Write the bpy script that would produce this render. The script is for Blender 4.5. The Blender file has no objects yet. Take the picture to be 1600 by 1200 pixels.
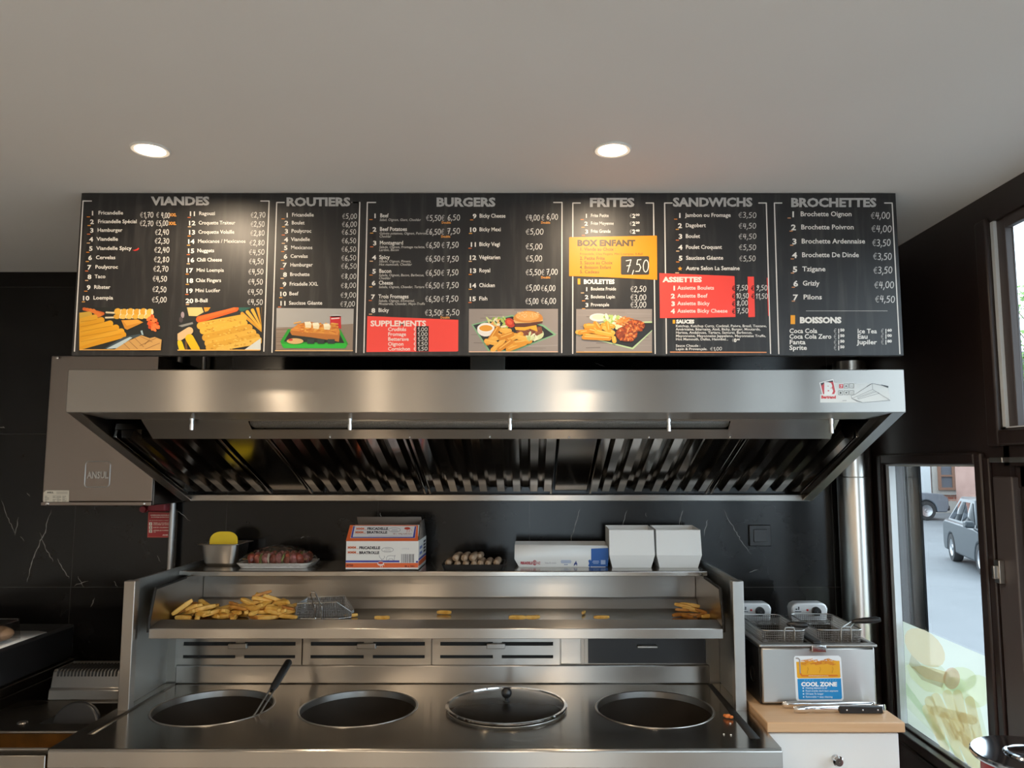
import bpy, bmesh, math, random
from mathutils import Vector, Matrix

S = bpy.context.scene
COL = S.collection
random.seed(7)
PI = math.pi

# ---------------------------------------------------------------- camera
EYE = 1.65                                   # camera height above the floor
TILT = math.radians(5.95)
CT, ST = math.cos(TILT), math.sin(TILT)
CX, CY, FPX = 828.0, 600.0, 1200.0
cam_data = bpy.data.cameras.new('camera')
cam_data.sensor_fit = 'HORIZONTAL'
cam_data.sensor_width = 36.0
cam_data.lens = 36.0 * FPX / 1600.0
cam_data.shift_x = (800.0 - CX) / 1600.0
cam_data.clip_start = 0.05
cam_data.clip_end = 300
cam = bpy.data.objects.new('camera', cam_data)
COL.objects.link(cam)
cam.location = (0, 0, EYE)
cam.rotation_euler = (PI / 2 + TILT, 0, 0)
S.camera = cam

# ---------------------------------------------------------------- world, exposure
SKY_STRENGTH = 2.4
world = bpy.data.worlds.new('world')
S.world = world
world.use_nodes = True
wn = world.node_tree.nodes
wl = world.node_tree.links
wn.clear()
wo = wn.new('ShaderNodeOutputWorld')
wb = wn.new('ShaderNodeBackground')
wb.inputs['Color'].default_value = (0.80, 0.91, 1.0, 1)      # bright overcast sky
wb.inputs['Strength'].default_value = SKY_STRENGTH
wl.new(wb.outputs[0], wo.inputs[0])
S.view_settings.view_transform = 'Standard'
S.view_settings.look = 'None'
S.view_settings.exposure = 0.95
S.view_settings.gamma = 1.0
S.view_settings.use_curve_mapping = False
S.cycles.max_bounces = 10
S.cycles.diffuse_bounces = 5
S.cycles.glossy_bounces = 6
S.cycles.transparent_max_bounces = 16
S.cycles.sample_clamp_indirect = 6.0
S.cycles.use_denoising = True
LAMP_L = 230.0                                # radiance of the two spots over the menu board
ROOM_LAMP_L = 520.0                          # radiance of the spots over the customer side

# ---------------------------------------------------------------- pixel -> point helpers
def ray(px, py):
    u = (CY - py) / FPX
    return Vector(((px - CX) / FPX, CT - u * ST, ST + u * CT))
def atY(px, py, Y):
    d = ray(px, py); d = d * (Y / d.y); return Vector((d.x, Y, EYE + d.z))
def atX(px, py, X):
    d = ray(px, py); d = d * (X / d.x); return Vector((X, d.y, EYE + d.z))
def atZ(px, py, Z):
    d = ray(px, py); d = d * ((Z - EYE) / d.z); return Vector((d.x, d.y, Z))

# ---------------------------------------------------------------- materials
def lin(h):
    if isinstance(h, str):
        h = h.lstrip('#')
        c = [int(h[i:i + 2], 16) / 255 for i in (0, 2, 4)]
        return tuple((x / 12.92 if x <= .04045 else ((x + .055) / 1.055) ** 2.4) for x in c)
    return tuple(h[:3])
MATS = {}
def mat(name, color, rough=.5, metal=0, **kw):
    m = bpy.data.materials.new(name)
    m.use_nodes = True
    b = m.node_tree.nodes['Principled BSDF']
    c = lin(color)
    b.inputs['Base Color'].default_value = (*c, 1)
    b.inputs['Roughness'].default_value = rough
    b.inputs['Metallic'].default_value = metal
    for k, v in kw.items():
        b.inputs[k.replace('_', ' ')].default_value = v
    MATS[name] = m
    return m
def nd(m, t, **props):
    n = m.node_tree.nodes.new(t)
    for k, v in props.items():
        setattr(n, k, v)
    return n
def ln(m, a, b):
    m.node_tree.links.new(a, b)
def bsdf(m):
    return m.node_tree.nodes['Principled BSDF']

def steel(name, color, rough, aniso=0.0, smudge=.025):
    m = mat(name, color, rough, 1.0)
    b = bsdf(m)
    tc = nd(m, 'ShaderNodeTexCoord')
    mp = nd(m, 'ShaderNodeMapping'); mp.inputs['Scale'].default_value = (4, 4, 4)
    nz = nd(m, 'ShaderNodeTexNoise'); nz.inputs['Scale'].default_value = 1.1; nz.inputs['Detail'].default_value = 2.5
    ln(m, tc.outputs['Object'], mp.inputs[0]); ln(m, mp.outputs[0], nz.inputs['Vector'])
    mr = nd(m, 'ShaderNodeMapRange', interpolation_type='SMOOTHSTEP')
    mr.inputs['From Min'].default_value = .2; mr.inputs['From Max'].default_value = .8
    mr.inputs['To Min'].default_value = max(.03, rough - smudge); mr.inputs['To Max'].default_value = rough + smudge
    ln(m, nz.outputs[0], mr.inputs[0])
    if smudge: ln(m, mr.outputs[0], b.inputs['Roughness'])
    if aniso:
        b.inputs['Anisotropic'].default_value = aniso
        tg = nd(m, 'ShaderNodeTangent', direction_type='UV_MAP')
        tg.uv_map = 'grain'
        ln(m, tg.outputs[0], b.inputs['Tangent'])
    return m

M_steel = steel('brushed_steel', (.42, .40, .375), .29, 1.0, 0)
M_steel_dk = steel('stained_steel', (.30, .28, .255), .28, .6, 0)
M_top = steel('polished_worktop_steel', (.44, .415, .38), .18, .75, .02)
M_satin = steel('satin_steel', (.55, .53, .50), .30, .5, 0)
M_chrome = mat('chrome', (.78, .78, .78), .08, 1.0)
M_wire = mat('wire_steel', (.46, .455, .44), .33, 1.0)
M_filter = steel('filter_steel', (.46, .43, .40), .13, .3, 0)
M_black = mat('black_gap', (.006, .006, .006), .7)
M_blackplastic = mat('black_plastic', (.012, .012, .013), .32)
M_darkgrey = mat('dark_enamel', (.022, .022, .024), .35)
M_white = mat('white_laminate', (.78, .80, .80), .4)
M_paperwhite = mat('white_card', (.74, .73, .70), .65)
M_red = mat('red_paint', (.42, .02, .025), .4)
M_darkred = mat('dark_red_paint', (.20, .012, .02), .45)
M_yellow = mat('yellow_plastic', (.80, .56, .01), .45)
M_orange = mat('fried_crumb', (.62, .17, .03), .6)
M_well = mat('blackened_well', (.030, .024, .019), .45, .25, Specular_IOR_Level=.3)
M_mesh = mat('dull_wire_mesh', (.30, .29, .28), .45, .7)
M_oil = mat('frying_oil', (.004, .003, .002), .5, 0, Specular_IOR_Level=.06)
M_reflection_column = steel('reflection_column_steel', (.78, .76, .72), .30, .5, 0)  # pale steel for the added reflection column
M_griddle = steel('greasy_griddle_steel', (.16, .145, .125), .32, 0, .1)
M_ansul = steel('painted_steel_cabinet', (.27, .235, .215), .33, .6, 0)
M_pipe = mat('grey_pipe', (.45, .44, .43), .35, .6)
M_wood = mat('beech_laminate', '#c9a37c', .42)
_w = nd(M_wood, 'ShaderNodeTexNoise'); _w.inputs['Scale'].default_value = 7; _w.inputs['Detail'].default_value = 6
_tc = nd(M_wood, 'ShaderNodeTexCoord'); _mp = nd(M_wood, 'ShaderNodeMapping'); _mp.inputs['Scale'].default_value = (1, 14, 14)
_cr = nd(M_wood, 'ShaderNodeValToRGB')
_cr.color_ramp.elements[0].color = (*lin('#c29a72'), 1); _cr.color_ramp.elements[1].color = (*lin('#d3b08a'), 1)
ln(M_wood, _tc.outputs['Object'], _mp.inputs[0]); ln(M_wood, _mp.outputs[0], _w.inputs['Vector'])
ln(M_wood, _w.outputs[0], _cr.inputs[0]); ln(M_wood, _cr.outputs[0], bsdf(M_wood).inputs['Base Color'])

# printed surfaces read their flat ink colours from the mesh
def print_mat(name, rough, alpha=None):
    m = mat(name, (.5, .5, .5), rough)
    a = nd(m, 'ShaderNodeAttribute', attribute_name='ink')
    ln(m, a.outputs['Color'], bsdf(m).inputs['Base Color'])
    if alpha is not None:
        bsdf(m).inputs['Alpha'].default_value = alpha
    return m
M_print = print_mat('printed_ink', .38)
M_matprint = print_mat('printed_card_ink', .65)
M_boardprint = print_mat('menu_board_ink', .42)
M_decal = bpy.data.materials.new('window_film_ink'); M_decal.use_nodes = True
_t = M_decal.node_tree; _t.nodes.clear()
_o = nd(M_decal, 'ShaderNodeOutputMaterial'); _a = nd(M_decal, 'ShaderNodeAttribute', attribute_name='ink')
_d = nd(M_decal, 'ShaderNodeBsdfDiffuse'); _tl = nd(M_decal, 'ShaderNodeBsdfTranslucent'); _tr = nd(M_decal, 'ShaderNodeBsdfTransparent')
_m1 = nd(M_decal, 'ShaderNodeMixShader'); _m1.inputs[0].default_value = .6; _m2 = nd(M_decal, 'ShaderNodeMixShader'); _m2.inputs[0].default_value = .60
ln(M_decal, _a.outputs['Color'], _d.inputs[0]); ln(M_decal, _a.outputs['Color'], _tl.inputs[0])
ln(M_decal, _d.outputs[0], _m1.inputs[1]); ln(M_decal, _tl.outputs[0], _m1.inputs[2]); ln(M_decal, _tr.outputs[0], _m2.inputs[1]); ln(M_decal, _m1.outputs[0], _m2.inputs[2]); ln(M_decal, _m2.outputs[0], _o.inputs[0])

# menu board base
M_board = mat('menu_board_black', (.0115, .0112, .0118), .42, 0, Specular_IOR_Level=.6)
_tc = nd(M_board, 'ShaderNodeTexCoord'); _mp = nd(M_board, 'ShaderNodeMapping'); _mp.inputs['Scale'].default_value = (9, 1, .9)
_w = nd(M_board, 'ShaderNodeTexNoise'); _w.inputs['Scale'].default_value = 5; _w.inputs['Detail'].default_value = 8
_mr = nd(M_board, 'ShaderNodeMapRange'); _mr.inputs['From Min'].default_value = .5; _mr.inputs['From Max'].default_value = .8
_mr.inputs['To Min'].default_value = 0; _mr.inputs['To Max'].default_value = 1
_mx = nd(M_board, 'ShaderNodeMix', data_type='RGBA')
_mx.inputs[6].default_value = (.0105, .0102, .0110, 1); _mx.inputs[7].default_value = (.045, .042, .040, 1)
ln(M_board, _tc.outputs['Object'], _mp.inputs[0]); ln(M_board, _mp.outputs[0], _w.inputs['Vector'])
ln(M_board, _w.outputs[0], _mr.inputs[0]); ln(M_board, _mr.outputs[0], _mx.inputs[0]); ln(M_board, _mx.outputs[2], bsdf(M_board).inputs['Base Color'])

# black marble tiles with thin joints every 60 cm
def marble(name, axis):
    m = mat(name, (.008, .0075, .0078), .16, 0, Specular_IOR_Level=.3)
    b = bsdf(m)
    g = nd(m, 'ShaderNodeNewGeometry')
    sx = nd(m, 'ShaderNodeSeparateXYZ'); ln(m, g.outputs['Position'], sx.inputs[0])
    def joint(out, off):
        a = nd(m, 'ShaderNodeMath', operation='ADD'); a.inputs[1].default_value = off
        ln(m, out, a.inputs[0])
        d = nd(m, 'ShaderNodeMath', operation='DIVIDE'); d.inputs[1].default_value = .6; ln(m, a.outputs[0], d.inputs[0])
        f = nd(m, 'ShaderNodeMath', operation='FRACT'); ln(m, d.outputs[0], f.inputs[0])
        l = nd(m, 'ShaderNodeMath', operation='LESS_THAN'); l.inputs[1].default_value = .0045; ln(m, f.outputs[0], l.inputs[0])
        return l.outputs[0]
    jz = joint(sx.outputs['Z'], 60.0 - 1.168 + .0)
    jx = joint(sx.outputs[axis], 60.0 + .003)
    mxm = nd(m, 'ShaderNodeMath', operation='MAXIMUM'); ln(m, jz, mxm.inputs[0]); ln(m, jx, mxm.inputs[1])
    nz = nd(m, 'ShaderNodeTexNoise'); nz.inputs['Scale'].default_value = 3.5; nz.inputs['Detail'].default_value = 9; nz.inputs['Roughness'].default_value = .65
    ln(m, g.outputs['Position'], nz.inputs['Vector'])
    cr = nd(m, 'ShaderNodeValToRGB')
    cr.color_ramp.elements[0].position = .40; cr.color_ramp.elements[0].color = (.0040, .0037, .0038, 1)
    cr.color_ramp.elements[1].position = .75; cr.color_ramp.elements[1].color = (.013, .0118, .011, 1)
    ln(m, nz.outputs[0], cr.inputs[0])
    mix = nd(m, 'ShaderNodeMix', data_type='RGBA'); mix.inputs[7].default_value = (.035, .033, .031, 1)
    ln(m, mxm.outputs[0], mix.inputs[0]); ln(m, cr.outputs[0], mix.inputs[6]); ln(m, mix.outputs[2], b.inputs['Base Color'])
    return m
M_marble = marble('black_marble_tile', 'X')
M_marble_side = mat('dark_pier_render', (.008, .009, .011), .9, 0, Specular_IOR_Level=.05)
M_vein = mat('marble_vein', (.20, .19, .175), .25)

def noisy(name, c0, c1, scale, rough, detail=6, bump=0):
    m = mat(name, c0, rough)
    g = nd(m, 'ShaderNodeNewGeometry')
    nz = nd(m, 'ShaderNodeTexNoise'); nz.inputs['Scale'].default_value = scale; nz.inputs['Detail'].default_value = detail
    ln(m, g.outputs['Position'], nz.inputs['Vector'])
    cr = nd(m, 'ShaderNodeValToRGB')
    cr.color_ramp.elements[0].position = .3; cr.color_ramp.elements[0].color = (*lin(c0), 1)
    cr.color_ramp.elements[1].position = .7; cr.color_ramp.elements[1].color = (*lin(c1), 1)
    ln(m, nz.outputs[0], cr.inputs[0]); ln(m, cr.outputs[0], bsdf(m).inputs['Base Color'])
    if bump:
        bp = nd(m, 'ShaderNodeBump'); bp.inputs['Strength'].default_value = bump; bp.inputs['Distance'].default_value = .002
        ln(m, nz.outputs[0], bp.inputs['Height']); ln(m, bp.outputs[0], bsdf(m).inputs['Normal'])
    return m
M_ceiling = noisy('white_ceiling_paint', (.70, .685, .665), (.73, .715, .695), 1.2, .85)
M_floor = noisy('beige_floor_tile', (.50, .46, .41), (.56, .51, .45), 2.0, .4)
M_plaster = noisy('pale_plaster', (.60, .57, .53), (.64, .61, .57), 1.5, .8)
M_frame = noisy('dark_brown_frame', (.020, .013, .0125), (.028, .018, .016), 3, .34)
M_framelight = noisy('weathered_brown_profile', (.060, .050, .050), (.085, .070, .068), 3, .4)
M_seal = mat('white_glazing_seal', (.62, .66, .68), .5)
M_asphalt = noisy('wet_asphalt', (.125, .135, .145), (.155, .165, .175), .8, .6)
M_kerb = noisy('kerb_stone', (.40, .38, .35), (.46, .44, .40), 2, .8)
M_tyre = mat('tyre_rubber', (.03, .03, .032), .8)
M_carglass = mat('car_window_glass', (.02, .025, .03), .06)
M_carpaint = mat('dark_grey_car_paint', (.022, .030, .037), .3, .2)
M_suvpaint = mat('light_grey_car_paint', (.17, .19, .22), .3, .2)
M_hub = mat('alloy_wheel', (.45, .46, .48), .3, .9)
M_lampred = mat('tail_lamp', (.45, .02, .02), .2)
M_slate = mat('dark_roof', (.05, .05, .055), .7)
M_leaf = noisy('tree_leaf', (.10, .22, .05), (.26, .40, .12), 2.5, .6)
M_bark = noisy('tree_bark', (.10, .075, .05), (.16, .12, .09), 8, .9)

# brick facade
M_brick = mat('red_brick', (.4, .16, .1), .8)
_g = nd(M_brick, 'ShaderNodeNewGeometry'); _mp = nd(M_brick, 'ShaderNodeMapping'); _mp.inputs['Rotation'].default_value = (PI / 2, 0, 0)
_b = nd(M_brick, 'ShaderNodeTexBrick')
_b.inputs['Color1'].default_value = (.36, .12, .08, 1); _b.inputs['Color2'].default_value = (.45, .18, .12, 1); _b.inputs['Mortar'].default_value = (.48, .40, .34, 1)
_b.inputs['Scale'].default_value = 1.6; _b.inputs['Mortar Size'].default_value = .025
ln(M_brick, _g.outputs['Position'], _mp.inputs[0]); ln(M_brick, _mp.outputs[0], _b.inputs['Vector']); ln(M_brick, _b.outputs['Color'], bsdf(M_brick).inputs['Base Color'])

# food
def fry_mat(name, c0, c1):
    m = noisy(name, c0, c1, 45, .5, 4)
    bsdf(m).inputs['Subsurface Weight'].default_value = .15
    bsdf(m).inputs['Subsurface Radius'].default_value = (.01, .006, .003)
    return m
M_fry = fry_mat('fried_potato', '#d09838', '#ecc169')
M_fry_dk = fry_mat('browned_potato', '#a8692c', '#cf9443')
M_sausage = noisy('pale_sausage_skin', '#8d745c', '#ac957d', 60, .4, 4)
M_meat = noisy('red_meat', '#6f2d22', '#a2523c', 40, .3, 4)
M_pepper = noisy('green_pepper', '#5a6a2c', '#8a9148', 30, .3, 3)
M_onion = noisy('white_onion', '#c8b7a0', '#dacdb8', 30, .3, 3)
M_bacon = noisy('pink_bacon', '#8a4a4a', '#b8807a', 40, .3, 3)
M_bread = noisy('brown_bread', '#6d5240', '#8f7359', 12, .6, 4)
M_stick = mat('wooden_skewer', '#b89a6c', .7)

# glass and film: real thin transparent sheets
def sheet(name, tint, gloss_rough=.02, base=.04, ior=1.45):
    m = bpy.data.materials.new(name); m.use_nodes = True
    t = m.node_tree; t.nodes.clear()
    o = t.nodes.new('ShaderNodeOutputMaterial'); tr = t.nodes.new('ShaderNodeBsdfTransparent'); gl = t.nodes.new('ShaderNodeBsdfGlossy')
    fr = t.nodes.new('ShaderNodeFresnel'); mx = t.nodes.new('ShaderNodeMixShader')
    tr.inputs[0].default_value = (*tint, 1); gl.inputs['Roughness'].default_value = gloss_rough
    ge = t.nodes.new('ShaderNodeNewGeometry'); mi = t.nodes.new('ShaderNodeMapRange')
    mi.inputs['To Min'].default_value = ior; mi.inputs['To Max'].default_value = 1 / ior
    t.links.new(ge.outputs['Backfacing'], mi.inputs[0]); t.links.new(mi.outputs[0], fr.inputs['IOR'])
    t.links.new(fr.outputs[0], mx.inputs[0]); t.links.new(tr.outputs[0], mx.inputs[1]); t.links.new(gl.outputs[0], mx.inputs[2]); t.links.new(mx.outputs[0], o.inputs[0])
    return m
M_glass = sheet('window_glass', (.93, .96, .97))
M_film = sheet('cling_film', (.88, .87, .86), .14, ior=2.0)
M_lidglass = sheet('tinted_lid_glass', (.66, .64, .61), .28, ior=1.5)
M_clearplastic = sheet('clear_plastic', (.80, .80, .80), .1, ior=1.6)

def emis(name, color, strength):
    m = bpy.data.materials.new(name); m.use_nodes = True
    t = m.node_tree; t.nodes.clear()
    o = t.nodes.new('ShaderNodeOutputMaterial'); e = t.nodes.new('ShaderNodeEmission')
    e.inputs[0].default_value = (*color, 1); e.inputs[1].default_value = strength
    t.links.new(e.outputs[0], o.inputs[0]); return m
M_lamp = emis('warm_lamp', (1.0, .79, .56), LAMP_L)
M_roomlamp = emis('warm_room_lamp', (1.0, .79, .56), ROOM_LAMP_L)

# ---------------------------------------------------------------- object helpers
ORG = {}                                     # thing name -> world origin of its base
def thing(name, label, cat, loc=(0, 0, 0), group=None):
    o = bpy.data.objects.new(name, None); o.empty_display_size = .05
    COL.objects.link(o); o.location = loc; ORG[o.name] = Vector(loc)
    tag(o, label, cat, group); return o
def tag(o, label=None, cat=None, group=None, kind=None):
    if label: o['label'] = label
    if cat: o['category'] = cat
    if group: o['group'] = group
    if kind: o['kind'] = kind
    return o
def root_of(o):
    while o.parent: o = o.parent
    return o

class MB:
    """collects shapes (world coordinates) into one mesh"""
    def __init__(s):
        s.bm = bmesh.new(); s.ink = s.bm.loops.layers.float_color.new('ink'); s.mi = 0
    def face(s, pts, col=None):
        vs = [s.bm.verts.new(p) for p in pts]
        try: f = s.bm.faces.new(vs)
        except ValueError: return None
        f.material_index = s.mi
        if col is not None:
            for l in f.loops: l[s.ink] = (*col, 1)
        return f
    def mesh(s, verts, faces, col=None):
        vs = [s.bm.verts.new(v) for v in verts]
        for fc in faces:
            try: f = s.bm.faces.new([vs[i] for i in fc])
            except ValueError: continue
            f.material_index = s.mi
            if col is not None:
                for l in f.loops: l[s.ink] = (*col, 1)
        return vs
    def box(s, x0, x1, y0, y1, z0, z1, M=None, col=None):
        v = [Vector((x, y, z)) for z in (z0, z1) for y in (y0, y1) for x in (x0, x1)]
        if M: v = [M @ p for p in v]
        s.mesh(v, [(0, 2, 3, 1), (4, 5, 7, 6), (0, 1, 5, 4), (2, 6, 7, 3), (0, 4, 6, 2), (1, 3, 7, 5)], col); return s
    def prism(s, prof, a, b, axis='x', col=None):
        """polygon prof extruded from a to b; axis x: prof=(y,z), y: prof=(x,z), z: prof=(x,y)"""
        def P(q, t):
            return Vector({'x': (t, q[0], q[1]), 'y': (q[0], t, q[1]), 'z': (q[0], q[1], t)}[axis])
        n = len(prof); v = [P(q, a) for q in prof] + [P(q, b) for q in prof]
        f = [tuple(range(n))[::-1], tuple(range(n, 2 * n))] + [(i, (i + 1) % n, n + (i + 1) % n, n + i) for i in range(n)]
        s.mesh(v, f, col); return s
    def tube(s, pts, r, seg=8, caps=True, col=None):
        pts = [Vector(p) for p in pts]; n = len(pts)
        rr = r if isinstance(r, (list, tuple)) else [r] * n
        rings = []
        up = None
        for i, p in enumerate(pts):
            d = (pts[min(i + 1, n - 1)] - pts[max(i - 1, 0)]).normalized()
            if up is None:
                up = Vector((0, 0, 1)) if abs(d.z) < .9 else Vector((1, 0, 0))
            a = d.cross(up).normalized(); b = a.cross(d).normalized(); up = b
            rings.append([p + (a * math.cos(t) + b * math.sin(t)) * rr[i] for t in [2 * PI * k / seg for k in range(seg)]])
        v = [q for rg in rings for q in rg]; f = []
        for i in range(n - 1):
            for k in range(seg):
                k2 = (k + 1) % seg
                f.append((i * seg + k, i * seg + k2, (i + 1) * seg + k2, (i + 1) * seg + k))
        if caps:
            f.append(tuple(range(seg))[::-1]); f.append(tuple((n - 1) * seg + k for k in range(seg)))
        s.mesh(v, f, col); return s
    def lathe(s, prof, c, seg=32, M=None, col=None):
        """prof: (r, z) from one end to the other about the z axis through c"""
        c = Vector(c); v = []; f = []; n = len(prof)
        for r, z in prof:
            for k in range(seg):
                t = 2 * PI * k / seg
                p = Vector((r * math.cos(t), r * math.sin(t), z))
                v.append(c + (M @ p if M else p))
        for i in range(n - 1):
            for k in range(seg):
                k2 = (k + 1) % seg
                f.append((i * seg + k, i * seg + k2, (i + 1) * seg + k2, (i + 1) * seg + k))
        if prof[0][0] > 1e-6: pass
        s.mesh(v, f, col); return s
    def ball(s, c, rx, ry=None, rz=None, seg=16, M=None, col=None):
        ry = ry or rx; rz = rz or rx; c = Vector(c); v = []; f = []; h = seg // 2
        for i in range(h + 1):
            a = PI * i / h - PI / 2
            for k in range(seg):
                t = 2 * PI * k / seg
                p = Vector((rx * math.cos(a) * math.cos(t), ry * math.cos(a) * math.sin(t), rz * math.sin(a)))
                v.append(c + (M @ p if M else p))
        for i in range(h):
            for k in range(seg):
                k2 = (k + 1) % seg
                f.append((i * seg + k, i * seg + k2, (i + 1) * seg + k2, (i + 1) * seg + k))
        s.mesh(v, f, col); return s
    def gridholes(s, plane, us, vs, holes):
        """flat sheet cut by us x vs with the cells in holes left open; plane(u,v)->Vector"""
        for i in range(len(us) - 1):
            for j in range(len(vs) - 1):
                if (i, j) in holes: continue
                s.face([plane(us[i], vs[j]), plane(us[i + 1], vs[j]), plane(us[i + 1], vs[j + 1]), plane(us[i], vs[j + 1])])
        return s
    def build(s, name, mats, parent=None, bevel=0, solid=0, smooth=True, recalc=True, weld=True, seg=2):
        bm = s.bm
        if weld: bmesh.ops.remove_doubles(bm, verts=bm.verts, dist=1e-6)
        if recalc: bmesh.ops.recalc_face_normals(bm, faces=bm.faces)
        uv = bm.loops.layers.uv.new('grain')
        for f in bm.faces:
            n = f.normal
            for l in f.loops:
                p = l.vert.co
                l[uv].uv = (p.z, p.y) if abs(n.x) > .72 else ((p.z, p.x) if abs(n.y) >= abs(n.z) else (p.y, p.x))
        if parent is not None:
            org = ORG[root_of(parent).name]
        else:
            xs = [v.co for v in bm.verts]
            org = Vector(((min(p.x for p in xs) + max(p.x for p in xs)) / 2, (min(p.y for p in xs) + max(p.y for p in xs)) / 2, min(p.z for p in xs)))
        bmesh.ops.translate(bm, verts=bm.verts, vec=-org)
        me = bpy.data.meshes.new(name); bm.to_mesh(me); bm.free()
        if smooth:
            for p in me.polygons: p.use_smooth = True
            me.set_sharp_from_angle(angle=math.radians(32))
        for m in (mats if isinstance(mats, (list, tuple)) else [mats]): me.materials.append(m)
        o = bpy.data.objects.new(name, me); COL.objects.link(o)
        if parent is not None: o.parent = parent
        else:
            o.location = org; ORG[o.name] = org
        if solid:
            md = o.modifiers.new('thickness', 'SOLIDIFY'); md.thickness = solid; md.offset = 0
        if bevel:
            md = o.modifiers.new('bevel', 'BEVEL'); md.width = bevel; md.segments = seg; md.limit_method = 'ANGLE'; md.angle_limit = math.radians(40)
            md.harden_normals = False
        return o

def struct(name, mb, m, parent=None, **kw):
    o = mb.build(name, m, parent, **kw)
    if parent is None: o['kind'] = 'structure'
    return o
def copy_tree(o, parent=None):
    c = o.copy(); COL.objects.link(c)
    if parent is not None: c.parent = parent
    else: ORG[c.name] = Vector(o.location)
    for ch in list(o.children): copy_tree(ch, c)
    return c

# ---------------------------------------------------------------- flat print painter (ink on a real surface)
_font_cache = {}
def glyphs(body, bold):
    k = (body, bold)
    if k not in _font_cache:
        c = bpy.data.curves.new('lettering', 'FONT'); c.body = body; c.size = 1; c.offset = bold; c.resolution_u = 2
        o = bpy.data.objects.new('lettering', c)
        m = o.to_mesh()
        vs = [(v.co.x, v.co.y) for v in m.vertices]; fs = [tuple(p.vertices) for p in m.polygons]
        o.to_mesh_clear(); bpy.data.objects.remove(o); bpy.data.curves.remove(c)
        _font_cache[k] = (vs, fs)
    return _font_cache[k]
DIG = {
 '0': [[(.5 + .42 * math.cos(t), .5 + .5 * math.sin(t)) for t in [PI / 2 + 2 * PI * k / 12 for k in range(13)]]],
 '1': [[(.2, .7), (.55, 1), (.55, 0)]],
 '2': [[(.1, .78), (.3, 1), (.65, .97), (.78, .72), (.5, .35), (.08, .02), (.92, .06)]],
 '3': [[(.12, .95), (.5, 1), (.8, .85), (.65, .6), (.38, .53), (.72, .45), (.86, .22), (.6, 0), (.1, .05)]],
 '4': [[(.3, 1), (.1, .42), (.9, .47)], [(.72, .95), (.66, 0)]],
 '5': [[(.85, 1), (.3, .97), (.2, .58), (.6, .62), (.86, .35), (.65, .03), (.1, .02)]],
 '6': [[(.75, 1), (.35, .75), (.14, .35), (.3, .03), (.68, .02), (.86, .28), (.6, .5), (.2, .35)]],
 '7': [[(.1, .92), (.88, 1), (.45, 0)], [(.25, .5), (.8, .55)]],
 '8': [[(.5, .52), (.18, .75), (.45, 1), (.8, .8), (.5, .52), (.16, .25), (.45, 0), (.84, .22), (.5, .52)]],
 '9': [[(.82, .72), (.5, .5), (.18, .7), (.4, .98), (.76, .9), (.82, .65), (.6, .15), (.2, 0)]],
 ',': [[(.2, .12), (.02, -.22)]], '.': [[(.1, .05), (.14, 0)]],
 '\u20ac': [[(.9, .9), (.6, 1), (.3, .8), (.2, .5), (.3, .15), (.6, 0), (.9, .08)], [(.02, .62), (.75, .64)], [(.02, .42), (.7, .43)]],
}
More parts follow.
